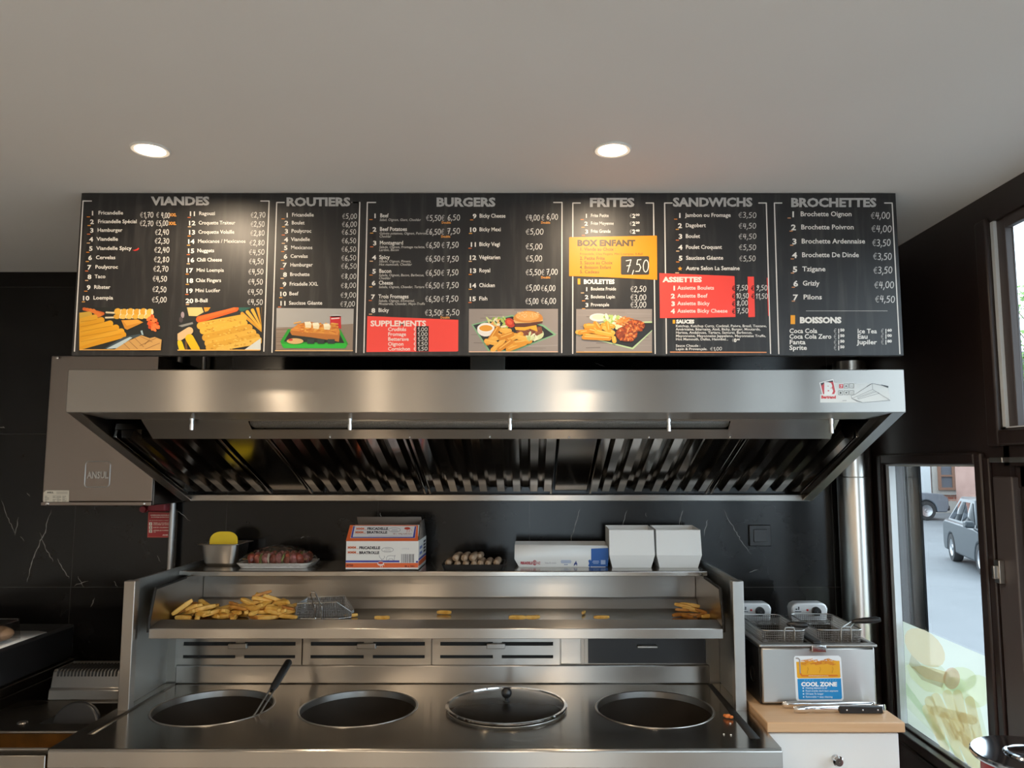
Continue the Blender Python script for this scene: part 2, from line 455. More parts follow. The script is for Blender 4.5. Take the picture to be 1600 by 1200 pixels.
class Print:
    """flat shapes in photo units mapped onto a surface by fn(px, py, lift)"""
    def __init__(s, fn, ox=0, oy=0, sc=1.0, lift0=.0006, step=.00012):
        s.fn, s.ox, s.oy, s.sc = fn, ox, oy, sc; s.mb = MB(); s.k = 0; s.l0, s.st = lift0, step
    def P(s, x, y): return s.fn(s.ox + x / s.sc, s.oy + y / s.sc, s.l0 + s.st * s.k)
    def up(s, n=1): s.k += n; return s
    def poly(s, pts, c):
        s.mb.face([s.P(*p) for p in pts], lin(c)); return s
    def rect(s, x0, y0, x1, y1, c): return s.poly([(x0, y0), (x1, y0), (x1, y1), (x0, y1)], c)
    def ell(s, cx, cy, rx, ry, c, n=18, rot=0, a0=0, a1=2 * PI):
        cr, sr = math.cos(rot), math.sin(rot)
        pts = []
        for k in range(n + (0 if a1 - a0 > 6.2 else 1)):
            t = a0 + (a1 - a0) * k / n; x, y = rx * math.cos(t), ry * math.sin(t)
            pts.append((cx + x * cr - y * sr, cy + x * sr + y * cr))
        return s.poly(pts, c)
    def rrect(s, x0, y0, x1, y1, r, c):
        pts = []
        for cx, cy, a in ((x1 - r, y0 + r, -PI / 2), (x1 - r, y1 - r, 0), (x0 + r, y1 - r, PI / 2), (x0 + r, y0 + r, PI)):
            for k in range(5):
                t = a + PI / 2 * k / 4; pts.append((cx + r * math.cos(t), cy + r * math.sin(t)))
        return s.poly(pts, c)
    def cap(s, x0, y0, x1, y1, w, c, n=6):
        """thick bar with round ends"""
        a = math.atan2(y1 - y0, x1 - x0); pts = []
        for k in range(n + 1):
            t = a - PI / 2 + PI * k / n; pts.append((x1 + w / 2 * math.cos(t), y1 + w / 2 * math.sin(t)))
        for k in range(n + 1):
            t = a + PI / 2 + PI * k / n; pts.append((x0 + w / 2 * math.cos(t), y0 + w / 2 * math.sin(t)))
        return s.poly(pts, c)
    def line(s, pts, w, c):
        k0 = s.k
        for i, ((x0, y0), (x1, y1)) in enumerate(zip(pts, pts[1:])):
            s.k = k0 + (i % 4) * .06; s.cap(x0, y0, x1, y1, w, c, 3)
        s.k = k0
        return s
    def text(s, body, x, yc, caph, c, x1=None, bold=.03, wf=1.0, align='L', shear=0, sp=1):
        vs, fs = glyphs(body, bold)
        if not vs: return s
        mx = max(v[0] for v in vs); size = caph / .70; yb = yc + caph / 2
        kx = size * wf
        if x1 is not None: kx = (x1 - x) / mx
        x0 = x if align == 'L' else (x - mx * kx / 2 if align == 'C' else x - mx * kx)
        col = lin(c)
        s.mb.mesh([s.P(x0 + v[0] * kx + v[1] * size * shear, yb - v[1] * size) for v in vs], fs, col); return s
    def hand(s, body, x, yc, h, c, x1=None, w=None, ec=None):
        """hand-chalked prices"""
        adv = {',': .34, '.': .3, ' ': .5, '1': .62}
        tot = sum(adv.get(ch, .86) for ch in body)
        ww = (x1 - x) / tot if x1 else h * .72
        w = w or h * .115; cur = x
        for ch in body:
            jy = random.uniform(-.06, .06) * h
            if ch in DIG:
                eu = ch == '\u20ac'
                for st in DIG[ch]:
                    s.line([(cur + (p[0] * .8 + .08 * p[1]) * ww * .92, yc + h / 2 - p[1] * h + jy * (0 if eu else 1)) for p in st], w, ec if (eu and ec) else c)
            cur += adv.get(ch, .86) * ww
        return s
    def build(s, name, m, parent=None):
        return s.mb.build(name, m, parent, smooth=False, recalc=False, weld=False)

# ================================================================ THE ROOM
CZ = EYE + 3.08 * ((ray(60, 425).z) / ray(60, 425).y)     # ceiling height, ~2.43 m
WY, WX, LX, RY = 3.08, 1.33, -3.4, -3.0
ROAD = -.6

mb = MB(); mb.box(LX - .15, WX + .15, RY - .15, WY + .15, -.12, 0); struct('floor', mb, M_floor)
mb = MB(); mb.box(LX - .15, WX + .15, RY - .15, WY + .15, CZ, CZ + .15); struct('ceiling', mb, M_ceiling)
# back wall of black marble tiles, the veins run in the stone's face
mb = MB(); mb.box(LX - .15, WX + .15, WY, WY + .17, 0, CZ)
def vein(pts, w):
    P = [atY(x, y, WY - .0004) for x, y in pts]
    mb.mi = 1
    dense = []
    for a, b in zip(P, P[1:]):
        for k in range(6):
            q = a.lerp(b, k / 6); dense.append(q + Vector((random.uniform(-.0028, .0028), 0, random.uniform(-.0028, .0028))))
    dense.append(P[-1])
    n = len(dense)
    for i in range(n - 1):
        a, b = dense[i], dense[i + 1]; d = (b - a).normalized(); s = Vector((-d.z, 0, d.x))
        tp = lambda q: min(1, .15 + 4 * min(q, n - 1 - q) / n)
        w0 = w * .8 * tp(i) * (.3 + .7 * abs(math.sin(i * 1.3))) / 2; w1 = w * .8 * tp(i + 1) * (.3 + .7 * abs(math.sin((i + 1) * 1.3))) / 2
        mb.face([a - s * w0, b - s * w1, b + s * w1, a + s * w0])
for pts, w in [
    ([(2, 780), (14, 812), (24, 836)], .004), ([(24, 836), (29, 808)], .005), ([(42, 770), (47, 776)], .004),
    ([(80, 795), (70, 832), (62, 848), (50, 880), (42, 910)], .006), ([(62, 832), (74, 862), (83, 878)], .004),
    ([(90, 872), (100, 890), (108, 904)], .005), ([(122, 900), (131, 918)], .003), ([(116, 915), (138, 908)], .003),
    ([(142, 948), (148, 934)], .006), ([(0, 668), (8, 668)], .006), ([(178, 908), (183, 918)], .003),
    ([(32, 838), (38, 846)], .003), ([(276, 798), (298, 814)], .003), ([(245, 868), (251, 878)], .003),
    ([(907, 795), (896, 830), (890, 852)], .004), ([(980, 798), (971, 824)], .004), ([(1067, 797), (1059, 824)], .004),
    ([(1131, 797), (1148, 828), (1156, 842), (1174, 866)], .0035), ([(1106, 812), (1100, 838)], .004), ([(1040, 822), (1033, 840)], .002),
    ([(594, 802), (596, 808)], .004), ([(1009, 800), (1010, 808)], .002), ([(470, 840), (475, 838)], .003),
    ([(1170, 895), (1185, 890)], .003), ([(930, 566), (946, 574)], .003)]:
    vein(pts, w)
mb.mi = 0
struct('wall_back', mb, [M_marble, M_vein])
# round steel column added in the corner for a pale reflection of the window
mb = MB(); cc = (1.262, WY - .068, 0)
mb.lathe([(.001, 0), (.064, 0), (.064, 1.598), (.0625, 1.6), (.064, 1.602), (.064, 2.05), (.001, 2.05)], cc, 48)
struct('reflection_column_1', mb, M_reflection_column)
mb = MB(); mb.box(LX - .15, LX, RY, WY, 0, CZ); struct('wall_left', mb, M_plaster)
# rear wall: shop front with a wide glazed opening
mb = MB()
mb.box(LX, WX, RY - .12, RY, 0, .35); mb.box(LX, WX, RY - .12, RY, 2.25, CZ)
mb.box(LX, -.4, RY - .12, RY, .35, 2.25); mb.box(.9, WX, RY - .12, RY, .35, 2.25)
struct('wall_rear', mb, M_plaster)
w = struct('window_4', MB().box(-.4, .9, RY - .06, RY - .055, .35, 2.25), M_glass)
mb = MB()
for x in (-.4, .22, .84): mb.box(x, x + .06, RY - .1, RY - .02, .35, 2.25)
mb.box(-.4, .9, RY - .1, RY - .02, .35, .41); mb.box(-.4, .9, RY - .1, RY - .02, 2.19, 2.25)
mb.build('window_frame', M_frame, w, bevel=.004)

# right wall of dark brown panels, pierced by the windows and the door
LWY0, LWY1 = atX(1530, 725, WX).y, atX(1383, 725, WX).y          # lower window, near and far edge
LWZ0, LWZ1 = .705, 1.648
UWY1 = atX(1545, 345, WX).y; UWZ0, UWZ1 = 1.750, 2.345             # upper window
DY1 = atX(1583, 800, WX).y; DZ1 = 1.645                            # door leaf, far edge
T = .07
mb = MB()
mb.box(WX, WX + T, LWY1, WY, 0, CZ)                               # corner
mb.box(WX, WX + T, UWY1, LWY1, LWZ1, CZ)
mb.box(WX, WX + T, LWY0, LWY1, 0, LWZ0)
mb.box(WX, WX + T, DY1, LWY0, 0, LWZ1)                            # post
mb.box(WX, WX + T, RY, UWY1, DZ1, UWZ0)
mb.box(WX, WX + T, DY1, UWY1, LWZ1, UWZ0)
mb.box(WX, WX + T, RY, UWY1, UWZ1, CZ)
mb.box(WX, WX + T, RY, -2.8, 0, DZ1); mb.box(WX, WX + T, -2.8, .95, 0, .45); mb.box(WX, WX + T, .95, 1.05, 0, DZ1)
mb.box(WX, WX + T, RY, -2.8, UWZ0, UWZ1)
struct('wall_right', mb, M_frame)

def frame_yz(y0, y1, z0, z1, w, x0, x1, mb):
    mb.box(x0, x1, y0, y0 + w, z0, z1); mb.box(x0, x1, y1 - w, y1, z0, z1)
    mb.box(x0, x1, y0 + w, y1 - w, z0, z0 + w); mb.box(x0, x1, y0 + w, y1 - w, z1 - w, z1); return mb
# lower window
w = struct('window_1', MB().box(WX + .026, WX + .032, LWY0, LWY1, LWZ0, LWZ1), M_glass)
mb = frame_yz(LWY0 - .035, LWY1 + .035, LWZ0 - .035, LWZ1 + .035, .035, WX - .018, WX + .0, MB()); mb.build('window_frame', M_frame, w, bevel=.006)
mb = MB(); mb.box(WX + .001, WX + .024, LWY1 - .026, LWY1 - .002, LWZ0, LWZ1); mb.box(WX + .001, WX + .024, LWY0, LWY1 - .026, LWZ1 - .006, LWZ1)
mb.box(WX + .001, WX + .024, LWY0, LWY0 + .006, LWZ0, LWZ1)
mb.build('glazing_seal', M_seal, w)
mb = MB(); mb.box(WX - .03, WX + .024, LWY0, LWY1 - .026, LWZ0 - .02, LWZ0 + .012); mb.box(WX + .001, WX + .024, LWY0, LWY1, LWZ0 + .013, LWZ0 + .02)
mb.build('window_sill', M_frame, w, bevel=.003)
# upper window
w = struct('window_2', MB().box(WX + .034, WX + .040, -2.8, UWY1, UWZ0, UWZ1), M_glass)
mb = MB(); mb.box(WX - .016, WX, UWY1 - .004, UWY1 + .05, UWZ0 - .05, UWZ1 + .012); mb.box(WX - .016, WX, RY + .3, UWY1, UWZ0 - .05, UWZ0 - .004)
mb.build('window_frame', M_frame, w, bevel=.007, seg=3)
mb = MB(); mb.box(WX + .002, WX + .012, UWY1 - .015, UWY1, UWZ0, UWZ1); mb.box(WX + .002, WX + .012, -2.8, UWY1, UWZ0, UWZ0 + .004)
mb.build('glazing_seal', M_seal, w)
mb = MB(); mb.box(WX + .012, WX + .034, UWY1 - .05, UWY1, UWZ0, UWZ1); mb.box(WX + .012, WX + .034, -2.8, UWY1 - .05, UWZ1 - .03, UWZ1)
for y in (-.8, .7): mb.box(WX - .01, WX + .05, y, y + .08, UWZ0, UWZ1)
mb.build('sash', M_framelight, w, bevel=.003)
# sliding glazed door
w = struct('door_1', MB().box(WX + .040, WX + .046, 1.05, DY1, .05, DZ1), M_glass)
mb = MB(); 
yp = atX(1551, 800, WX).y
mb.box(WX - .012, WX + .0, yp - .012, LWY0 - .036, 0, LWZ1 + .02)
mb.build('door_post', M_frame, w, bevel=.004)
mb = MB(); mb.box(WX - .006, WX + .03, DY1 - .012, yp - .018, 0, DZ1 - .03); mb.box(WX + .03, WX + .05, DY1 - .06, DY1 - .012, 0, DZ1)
mb.build('sliding_rail', M_framelight, w, bevel=.004)
mb = MB(); mb.box(WX + .012, WX + .055, DY1 - .06, DY1 - .020, 0, DZ1); mb.box(WX + .012, WX + .055, 1.05, DY1, DZ1 - .06, DZ1); mb.box(WX + .012, WX + .055, 1.05, DY1, 0, .1)
mb.build('leaf_frame', M_frame, w, bevel=.004)
q = atX(1563, 893, WX - .012)
mb = MB(); mb.box(WX - .022, WX - .006, q.y - .012, q.y + .012, q.z - .032, q.z + .032); mb.box(WX - .034, WX - .02, q.y - .006, q.y + .004, q.z - .02, q.z + .016)
mb.build('latch', M_satin, w, bevel=.002)
q = atX(1566, 718, WX - .01)
mb = MB(); mb.box(WX - .03, WX - .006, q.y - .03, q.y + .03, q.z - .008, q.z + .006); mb.box(WX - .03, WX - .006, q.y - .13, q.y - .06, q.z - .008, q.z + .006)
mb.build('roller_bracket', M_satin, w, bevel=.002)
# big side windows nearer the street corner
w = struct('window_3', MB().box(WX + .034, WX + .040, -2.8, .95, .45, DZ1), M_glass)
frame_yz(-2.8, .95, .45, DZ1, .05, WX + .01, WX + .06, MB()).build('window_frame', M_frame, w)

# food film stuck on the lower window
def map_film(px, py, l):
    p = atX(px, py, WX + .0245 - l * .3); 
    p.y = min(max(p.y, LWY0 + .007), LWY1 - .027); p.z = max(p.z, LWZ0 + .021); return p
d = Print(map_film, lift0=.0002, step=.0008)
zt = 1.092
def fz(y, z):                                    # photo position of a point on the pane
    p = Vector((WX, y, z - EYE)); f = p.y * CT + p.z * ST; u = -p.y * ST + p.z * CT
    return (CX + FPX * p.x / f, CY - FPX * u / f)
a, b = LWY1 - .027, LWY0 + .007
tl, tr, bl, br = fz(a, zt), fz(b, zt), fz(a, LWZ0 + .021), fz(b, LWZ0 + .021)
d.poly([tl, tr, br, bl], '#c6d2c6').up()
d.poly([(1404, 1030), (1470, 1040), (1530, 1100), (1560, 1220), (1500, 1240), (1408, 1100)], '#a9b6a2').up()
d.poly([(1405, 1062), (1409, 1062), (1503, 1200), (1498, 1204), (1407, 1080)], '#7fae86').up()
d.ell(1500, 1062, 26, 20, '#b9c79a').ell(1526, 1080, 24, 26, '#c4cfa2').ell(1490, 1072, 20, 14, '#bccf98').up()
d.poly([(1416, 1040), (1424, 1060), (1446, 1080), (1474, 1085), (1476, 1070), (1440, 1055), (1424, 1035)], '#c9cf9e').up()
d.poly([(1420, 1038), (1440, 1062), (1472, 1075), (1478, 1056), (1440, 1040), (1424, 1022)], '#7d5b44').up()
d.poly([(1424, 1042), (1446, 1060), (1476, 1068), (1480, 1050), (1442, 1040)], '#d2a94a').up()
d.ell(1445, 1012, 38, 23, '#d3a878', rot=.75).up()
d.ell(1487, 1060, 13, 17, '#c2614b').up()
random.seed(3)
for x0, y0, x1, y1 in [(1452, 1095, 1470, 1150), (1462, 1090, 1492, 1150), (1480, 1085, 1500, 1140), (1496, 1085, 1512, 1160), (1475, 1120, 1500, 1195),
                       (1490, 1130, 1520, 1200), (1505, 1120, 1535, 1200), (1448, 1108, 1476, 1170), (1515, 1095, 1530, 1160), (1460, 1110, 1520, 1125), (1500, 1150, 1532, 1180)]:
    d.cap(x0, y0, x1, y1, 15, random.choice(['#d3b066', '#c9a556', '#dcbd7c', '#cfae70'])).up()
# every ink brightened towards pale green-white for light lost in the stacked layers
for f in d.mb.bm.faces:
    for l in f.loops:
        q = l[d.mb.ink]; l[d.mb.ink] = (min(.95, q[0] * .62 + .44), min(.95, q[1] * .62 + .43), min(.95, q[2] * .62 + .33), 1)
film = d.build('food_window_film', M_decal)
tag(film, 'translucent film printed with a burger and fries on the lower pane of the window', 'window film')
random.seed(7)

# ---------------------------------------------------------------- downlights in the ceiling
def downlight(x, y, label, group=None, lamp=None):
    t = thing('ceiling_spotlight', label, 'ceiling light', (x, y, CZ), group)
    mb = MB(); mb.lathe([(.034, -.0015), (.036, -.004), (.044, -.005), (.047, -.002), (.047, .0)], (x, y, CZ), 40); mb.build('trim_ring', M_paperwhite, t)
    mb = MB(); mb.lathe([(.0005, -.0025), (.034, -.0025)], (x, y, CZ), 32); mb.build('lamp_face', lamp or M_lamp, t, recalc=False)
    return t
Z = CZ
pl = atZ(235, 233, CZ); pr = atZ(957, 233, CZ)
downlight(pl.x, pl.y, 'lit recessed spotlight in the ceiling above the left meat section of the menu board')
downlight(pr.x, pr.y, 'lit recessed spotlight in the ceiling above the right half of the menu board')
for x in (-2.1, -.947, .206):
    for y in (-.25, -1.95):
        downlight(x, y, 'recessed spotlight in the ceiling above the customer side of the room', 'spotlights over the customer area', M_roomlamp)

# ================================================================ OUTSIDE
mb = MB(); mb.box(WX + .6, 70, -30, 60, ROAD - .2, ROAD); struct('street', mb, M_asphalt)
mb = MB(); mb.box(WX + T, WX + .6, -30, 3.1, ROAD - .2, ROAD + .42); struct('pavement', mb, M_kerb)
mb = MB(); mb.box(WX + .155, 1.655, 3.30, 3.55, ROAD, 3.2); mb.box(1.655, 1.663, 3.29, 3.34, ROAD, 3.2); struct('wall_exterior', mb, M_marble_side)

# brick house across the street
t = thing('brick_house', 'red brick house with pale window surrounds across the street', 'house', (20, 37, ROAD))
FY = 36.0
mb = MB(); mb.box(15.5, 30, FY, FY + 6, ROAD, 5.3); mb.build('wall', M_brick, t)
mb = MB(); mb.prism([(FY - .4, 5.2), (FY - .4, 5.4), (FY + 3, 7.4), (FY + 6.4, 5.4), (FY + 6.4, 5.2)], 15.2, 30.3); mb.build('roof', M_slate, t)
mb = MB(); mb.box(15.5, 30, FY - .06, FY, ROAD, ROAD + .55); mb.build('plinth', M_kerb, t)
mb = MB(); mb.box(18.1, 18.6, FY - .1, FY + .02, ROAD, 5.2); mb.build('pale_pilaster', M_seal, t)
for xc in (19.62, 23.2, 26.4):
    for zb in (.45, 3.0):
        f = MB(); f.box(xc - .95, xc + .95, FY - .12, FY + .02, zb - .22, zb + 1.75)
        fr = f.build('window_surround', M_kerb, t)
        g = MB(); g.box(xc - .66, xc + .66, FY - .14, FY - .121, zb, zb + 1.55); g.build('window', M_suvpaint, fr)
        g = MB(); frame_x = [(-.72, -.58), (-.06, .06), (.58, .72)]
        for a, b in frame_x: g.box(xc + a, xc + b, FY - .2, FY - .141, zb, zb + 1.55)
        for a, b in ((0, .12), (.62, .70), (1.43, 1.55)): g.box(xc - .58, xc + .58, FY - .195, FY - .1415, zb + a, zb + b)
        g.build('window_frame', mat('brown_window_frame', '#8c6a58', .6) if 'brown_window_frame' not in MATS else MATS['brown_window_frame'], fr)
# low shed with a dark roof behind the tree, seen through the upper window
t = thing('brick_outbuilding', 'brown brick building with a dark roof behind the street tree', 'house', (20, 26, ROAD))
mb = MB(); mb.box(17.6, 26, 27, 32, ROAD, 3.55); mb.build('wall', noisy('brown_wall', '#9a7a70', '#ad8d82', 1.5, .8), t)
mb = MB(); mb.prism([(26.5, 3.45), (26.5, 3.7), (29.5, 5.3), (32.5, 3.7), (32.5, 3.45)], 17.3, 26.3); mb.build('roof', M_slate, t)

# street tree
def tree(x, y, h, r, label):
    t = thing('street_tree', label, 'tree', (x, y, ROAD))
    mb = MB(); mb.tube([(x, y, ROAD), (x + .05, y, ROAD + h * .35), (x - .05, y + .05, ROAD + h * .65), (x, y, ROAD + h * .9)], [.16, .12, .08, .03], 8)
    for a in range(7):
        an = a * 2.4; z0 = ROAD + h * (.38 + .06 * a)
        mb.tube([(x, y, z0), (x + r * .4 * math.cos(an), y + r * .4 * math.sin(an), z0 + h * .10), (x + r * .85 * math.cos(an), y + r * .85 * math.sin(an), z0 + h * .22)], [.05, .03, .01], 6)
    mb.build('trunk', M_bark, t)
    mb = MB(); rnd = random.Random(5)
    cl = [(Vector((x, y, ROAD + h * .66)) + Vector((rnd.gauss(0, r * .5), rnd.gauss(0, r * .5), rnd.gauss(0, h * .17)))) for _ in range(70)]
    for c in cl:
        for _ in range(60):
            p = c + Vector((rnd.gauss(0, .28), rnd.gauss(0, .28), rnd.gauss(0, .24))); s = rnd.uniform(.07, .15)
            if p.z < 2.4: continue
            a = Vector((rnd.gauss(0, 1), rnd.gauss(0, 1), rnd.gauss(0, 1))).normalized(); b = a.orthogonal().normalized()
            mb.face([p - a * s, p - b * s * .5, p + a * s, p + b * s * .5])
    f = mb.build('foliage', M_leaf, t, smooth=False, recalc=False, weld=False)
    return t
tree(15.6, 22.5, 7.4, 1.55, 'leafy green tree outside beyond the upper window')

# cars
def car(name, M0, L, W, H, paint, label, suv=False):
    """nose towards local +x, origin on the road under the middle"""
    t = thing(name, label, 'car', (0, 0, 0)); ORG[t.name] = Vector((0, 0, 0))
    hb = .22 if not suv else .32
    bl = H * .58
    wb = L * .30; wr = .32 if not suv else .38
    def arch(cx, r):
        return [(cx + r * math.cos(PI - PI * k / 10), hb + .06 + r * math.sin(PI * k / 10) * 1.0) for k in range(11)]
    low = [(-L / 2, hb + .15), (-L / 2 + .08, hb)] + [(-wb - wr - .06, hb)] + arch(-wb, wr + .05) + [(-wb + wr + .06, hb), (wb - wr - .06, hb)] + arch(wb, wr + .05) + [(wb + wr + .06, hb), (L / 2 - .1, hb), (L / 2, hb + .2)]
    topb = [(L / 2 - .02, bl * .82), (L / 2 - .25, bl * .98), (L * .2, bl * 1.06), (-L / 2 + .25, bl * 1.08), (-L / 2 + .03, bl)]
    mb = MB(); mb.prism(low + topb, -W / 2, W / 2, 'y'); mb.build('body', paint, t, bevel=.05, seg=3)
    # cabin with sloped screens
    if suv: ca = [(L * .17, bl * 1.02), (L * .06, H), (-L * .44, H), (-L * .49, bl * 1.02)]
    else: ca = [(L * .22, bl * 1.0), (L * .06, H - .02), (-L * .25, H), (-L * .43, bl * 1.04)]
    mb = MB(); y0, y1 = -W / 2 + .05, W / 2 - .05; k = .16
    v = [Vector((x, s * (W / 2 - .05 - (k if i in (1, 2) else 0)), z)) for s in (-1, 1) for i, (x, z) in enumerate(ca)]
    mb.mesh(v, [(0, 1, 2, 3), (7, 6, 5, 4), (0, 4, 5, 1), (1, 5, 6, 2), (2, 6, 7, 3), (3, 7, 4, 0)]); mb.build('cabin', paint, t, bevel=.04, seg=2)
    # side glass, screens
    for sgn in (-1, 1):
        mb = MB()
        def G(u, w):   # u 0..1 rear->front, w 0..1 up, on the slanted side plane
            zb, zt_ = bl * 1.12, H - .1
            xb = ca[3][0] + .12 + (ca[0][0] - ca[3][0] - .24) * u; xt = ca[2][0] + .06 + (ca[1][0] - ca[2][0] - .12) * u
            z = zb + (zt_ - zb) * w; x = xb + (xt - xb) * w
            yy = (W / 2 - .05) - k * ((z - bl) / (H - bl)) + .008
            return Vector((x, sgn * yy, z))
        for a, b in ((.04, .47), (.52, .97)):
            mb.face([G(a, 0), G(b, 0), G(b, 1), G(a, 1)])
        mb.build('side_window', M_carglass, t, solid=.006)
    for (i, j, o_) in ((0, 1, .01), (3, 2, -.01)):
        mb = MB(); A, B = ca[i], ca[j]
        p = lambda f, g, s: Vector((A[0] + (B[0] - A[0]) * f + o_, s * (W / 2 - .14 - k * f), A[1] + (B[1] - A[1]) * f + .005))
        mb.face([p(.12, 0, -1), p(.12, 0, 1), p(.9, 0, 1), p(.9, 0, -1)]); mb.build('windscreen' if i == 0 else 'rear_window', M_carglass, t, solid=.006)
    for sx in (-1, 1):
        for sy in (-1, 1):
            mb = MB(); Rm = Matrix.Rotation(PI / 2, 3, 'X')
            mb.lathe([(wr * .62, -.1), (wr * .95, -.1), (wr, -.06), (wr, .06), (wr * .95, .1), (wr * .62, .1)], (sx * wb, sy * (W / 2 - .1), wr), 28, Rm)
            wt = mb.build('wheel', M_tyre, t)
            mb = MB(); mb.lathe([(.001, .085), (.06, .09), (.07, .07), (wr * .5, .075), (wr * .62, .095)], (sx * wb, sy * (W / 2 - .1), wr), 20, Rm if sy < 0 else Matrix.Rotation(-PI / 2, 3, 'X')); mb.build('hub_cap', M_hub, wt)
    for sy in (-1, 1):
        mb = MB(); mb.box(L / 2 - .14, L / 2 - .012, sy * (W / 2 - .26) - .16, sy * (W / 2 - .26) + .16, bl * .68, bl * .85); mb.build('headlamp', M_seal, t, bevel=.02)
        mb = MB(); mb.box(-L / 2 + .0, -L / 2 + .1, sy * (W / 2 - .16) - .12, sy * (W / 2 - .16) + .12, bl * .72, bl * 1.0); mb.build('tail_lamp', M_lampred, t, bevel=.02)
    mb = MB(); mb.box(L / 2 - .05, L / 2 + .05, -W / 2 + .05, W / 2 - .05, hb + .06, hb + .26); mb.box(-L / 2 - .05, -L / 2 + .05, -W / 2 + .05, W / 2 - .05, hb + .06, hb + .26); mb.build('bumper', M_blackplastic, t, bevel=.03)
    for sy in (-1, 1):
        mb = MB(); mb.box(L * .17, L * .23, sy * (W / 2 + .07) - .09, sy * (W / 2 + .07) + .09, bl * 1.06, bl * 1.22); mb.build('mirror', paint, t, bevel=.03)
    return t
c = car('parked_car', None, 4.1, 1.75, 1.5, M_carpaint, 'dark grey car passing in the street beyond the lower window')
w1 = atZ(1487, 880, ROAD); w2 = atZ(1531, 903, ROAD)
c.location = (w1.x + .70, w1.y - 1.05, ROAD); c.rotation_euler = (0, 0, math.atan2(w2.y - w1.y, w2.x - w1.x))
c = car('off_road_car', None, 4.6, 1.9, 1.85, M_suvpaint, 'light grey off-road car parked in front of the brick house', True)
w1 = atZ(1447, 813, ROAD)
c.location = (w1.x - 1.35, w1.y + .9, ROAD); c.rotation_euler = (0, 0, 0)

# ================================================================ EXTRACTOR HOOD
HX0, HX1, HY = -1.345, 1.090, 2.22
HZ1, HZ0 = 1.924, 1.798
BZ0 = 1.508
t = thing('extractor_hood', 'long brushed steel extractor hood under the menu board', 'extractor hood', ((HX0 + HX1) / 2, 3.0, BZ0))
mb = MB(); mb.box(HX0, HX1, HY, HY + .012, HZ0, HZ1); mb.build('front_panel', M_steel, t, bevel=.0025)
mb = MB(); mb.box(HX0, HX1, HY + .012, WY - .001, HZ1 - .01, HZ1 - .001); mb.build('top_panel', M_steel, t)
side = [(HY + .012, HZ0), (HY + .012, HZ1 - .01), (WY - .001, HZ1 - .01), (WY - .001, BZ0), (3.0, BZ0)]
for x in (HX0, HX1 - .006):
    mb = MB(); mb.prism(side, x, x + .006); 
    sgn = 1 if x < 0 else -1
    xa = x + .006 if sgn > 0 else x
    # turned-in flange along the slanted lower edge
    p0, p1 = Vector((0, HY + .012, HZ0)), Vector((0, 3.0, BZ0))
    mb.mesh([Vector((xa, p0.y, p0.z)), Vector((xa + sgn * .03, p0.y, p0.z)), Vector((xa + sgn * .03, p1.y, p1.z)), Vector((xa, p1.y, p1.z)),
             Vector((xa, p0.y, p0.z + .004)), Vector((xa + sgn * .03, p0.y, p0.z + .004)), Vector((xa + sgn * .03, p1.y, p1.z + .004)), Vector((xa, p1.y, p1.z + .004))],
            [(0, 1, 2, 3), (7, 6, 5, 4), (0, 4, 5, 1), (1, 5, 6, 2), (2, 6, 7, 3), (3, 7, 4, 0)])
    mb.build('side_panel', M_steel, t)
FZ = lambda Y, py: EYE + Y * ray(0, py).z / ray(0, py).y
fa = Vector((0, 2.37, FZ(2.37, 655))); fb = Vector((0, 2.45, FZ(2.45, 685)))
mb = MB(); mb.prism([(HY + .012, HZ0), (fa.y, fa.z), (fa.y, fa.z + .004), (HY + .012, HZ0 + .004)], HX0 + .036, HX1 - .036); mb.build('bottom_flange', M_steel, t)
px0, px1 = -1.20, .955
# inner front plate with the long rounded lamp opening
lx0, lx1 = (390 - CX) / FPX * 2.39, (1140 - CX) / FPX * 2.39
mb = MB()
L = lambda x, f: Vector((x, fa.y + (fb.y - fa.y) * f, fa.z + (fb.z - fa.z) * f))
us = [px0, lx0, lx1, px1]; vs = [0, .08, .52, 1]
mb.gridholes(L, us, vs, {(1, 1)})
mb.build('lamp_plate', M_steel, t, solid=.003, recalc=False, smooth=False)
mb = MB(); pts = []
for cxx, s in ((lx1 - .02, 1), (lx0 + .02, -1)):
    for k in range(7):
        a = (-PI / 2 + PI * k / 6) if s > 0 else (PI / 2 + PI * k / 6)
        pts.append((cxx + .022 * math.cos(a), .29 + .225 * math.sin(a)))
M_grain = noisy('grained_lamp_glass', (.07, .065, .06), (.30, .28, .25), 420, .35, 2)
mb.face([L(x, f) + Vector((0, .004, .004)) for x, f in pts]); mb.build('lamp_cover', M_grain, t, solid=.002)
# screws along the plate
for px in (390, 515, 640, 765, 889, 1014, 1141):
    x = (px - CX) / FPX * 2.43; mb = MB(); p = L(x, .86); mb.ball(p - Vector((0, .002, .004)), .004, seg=8); mb.build('screw', M_chrome, t)
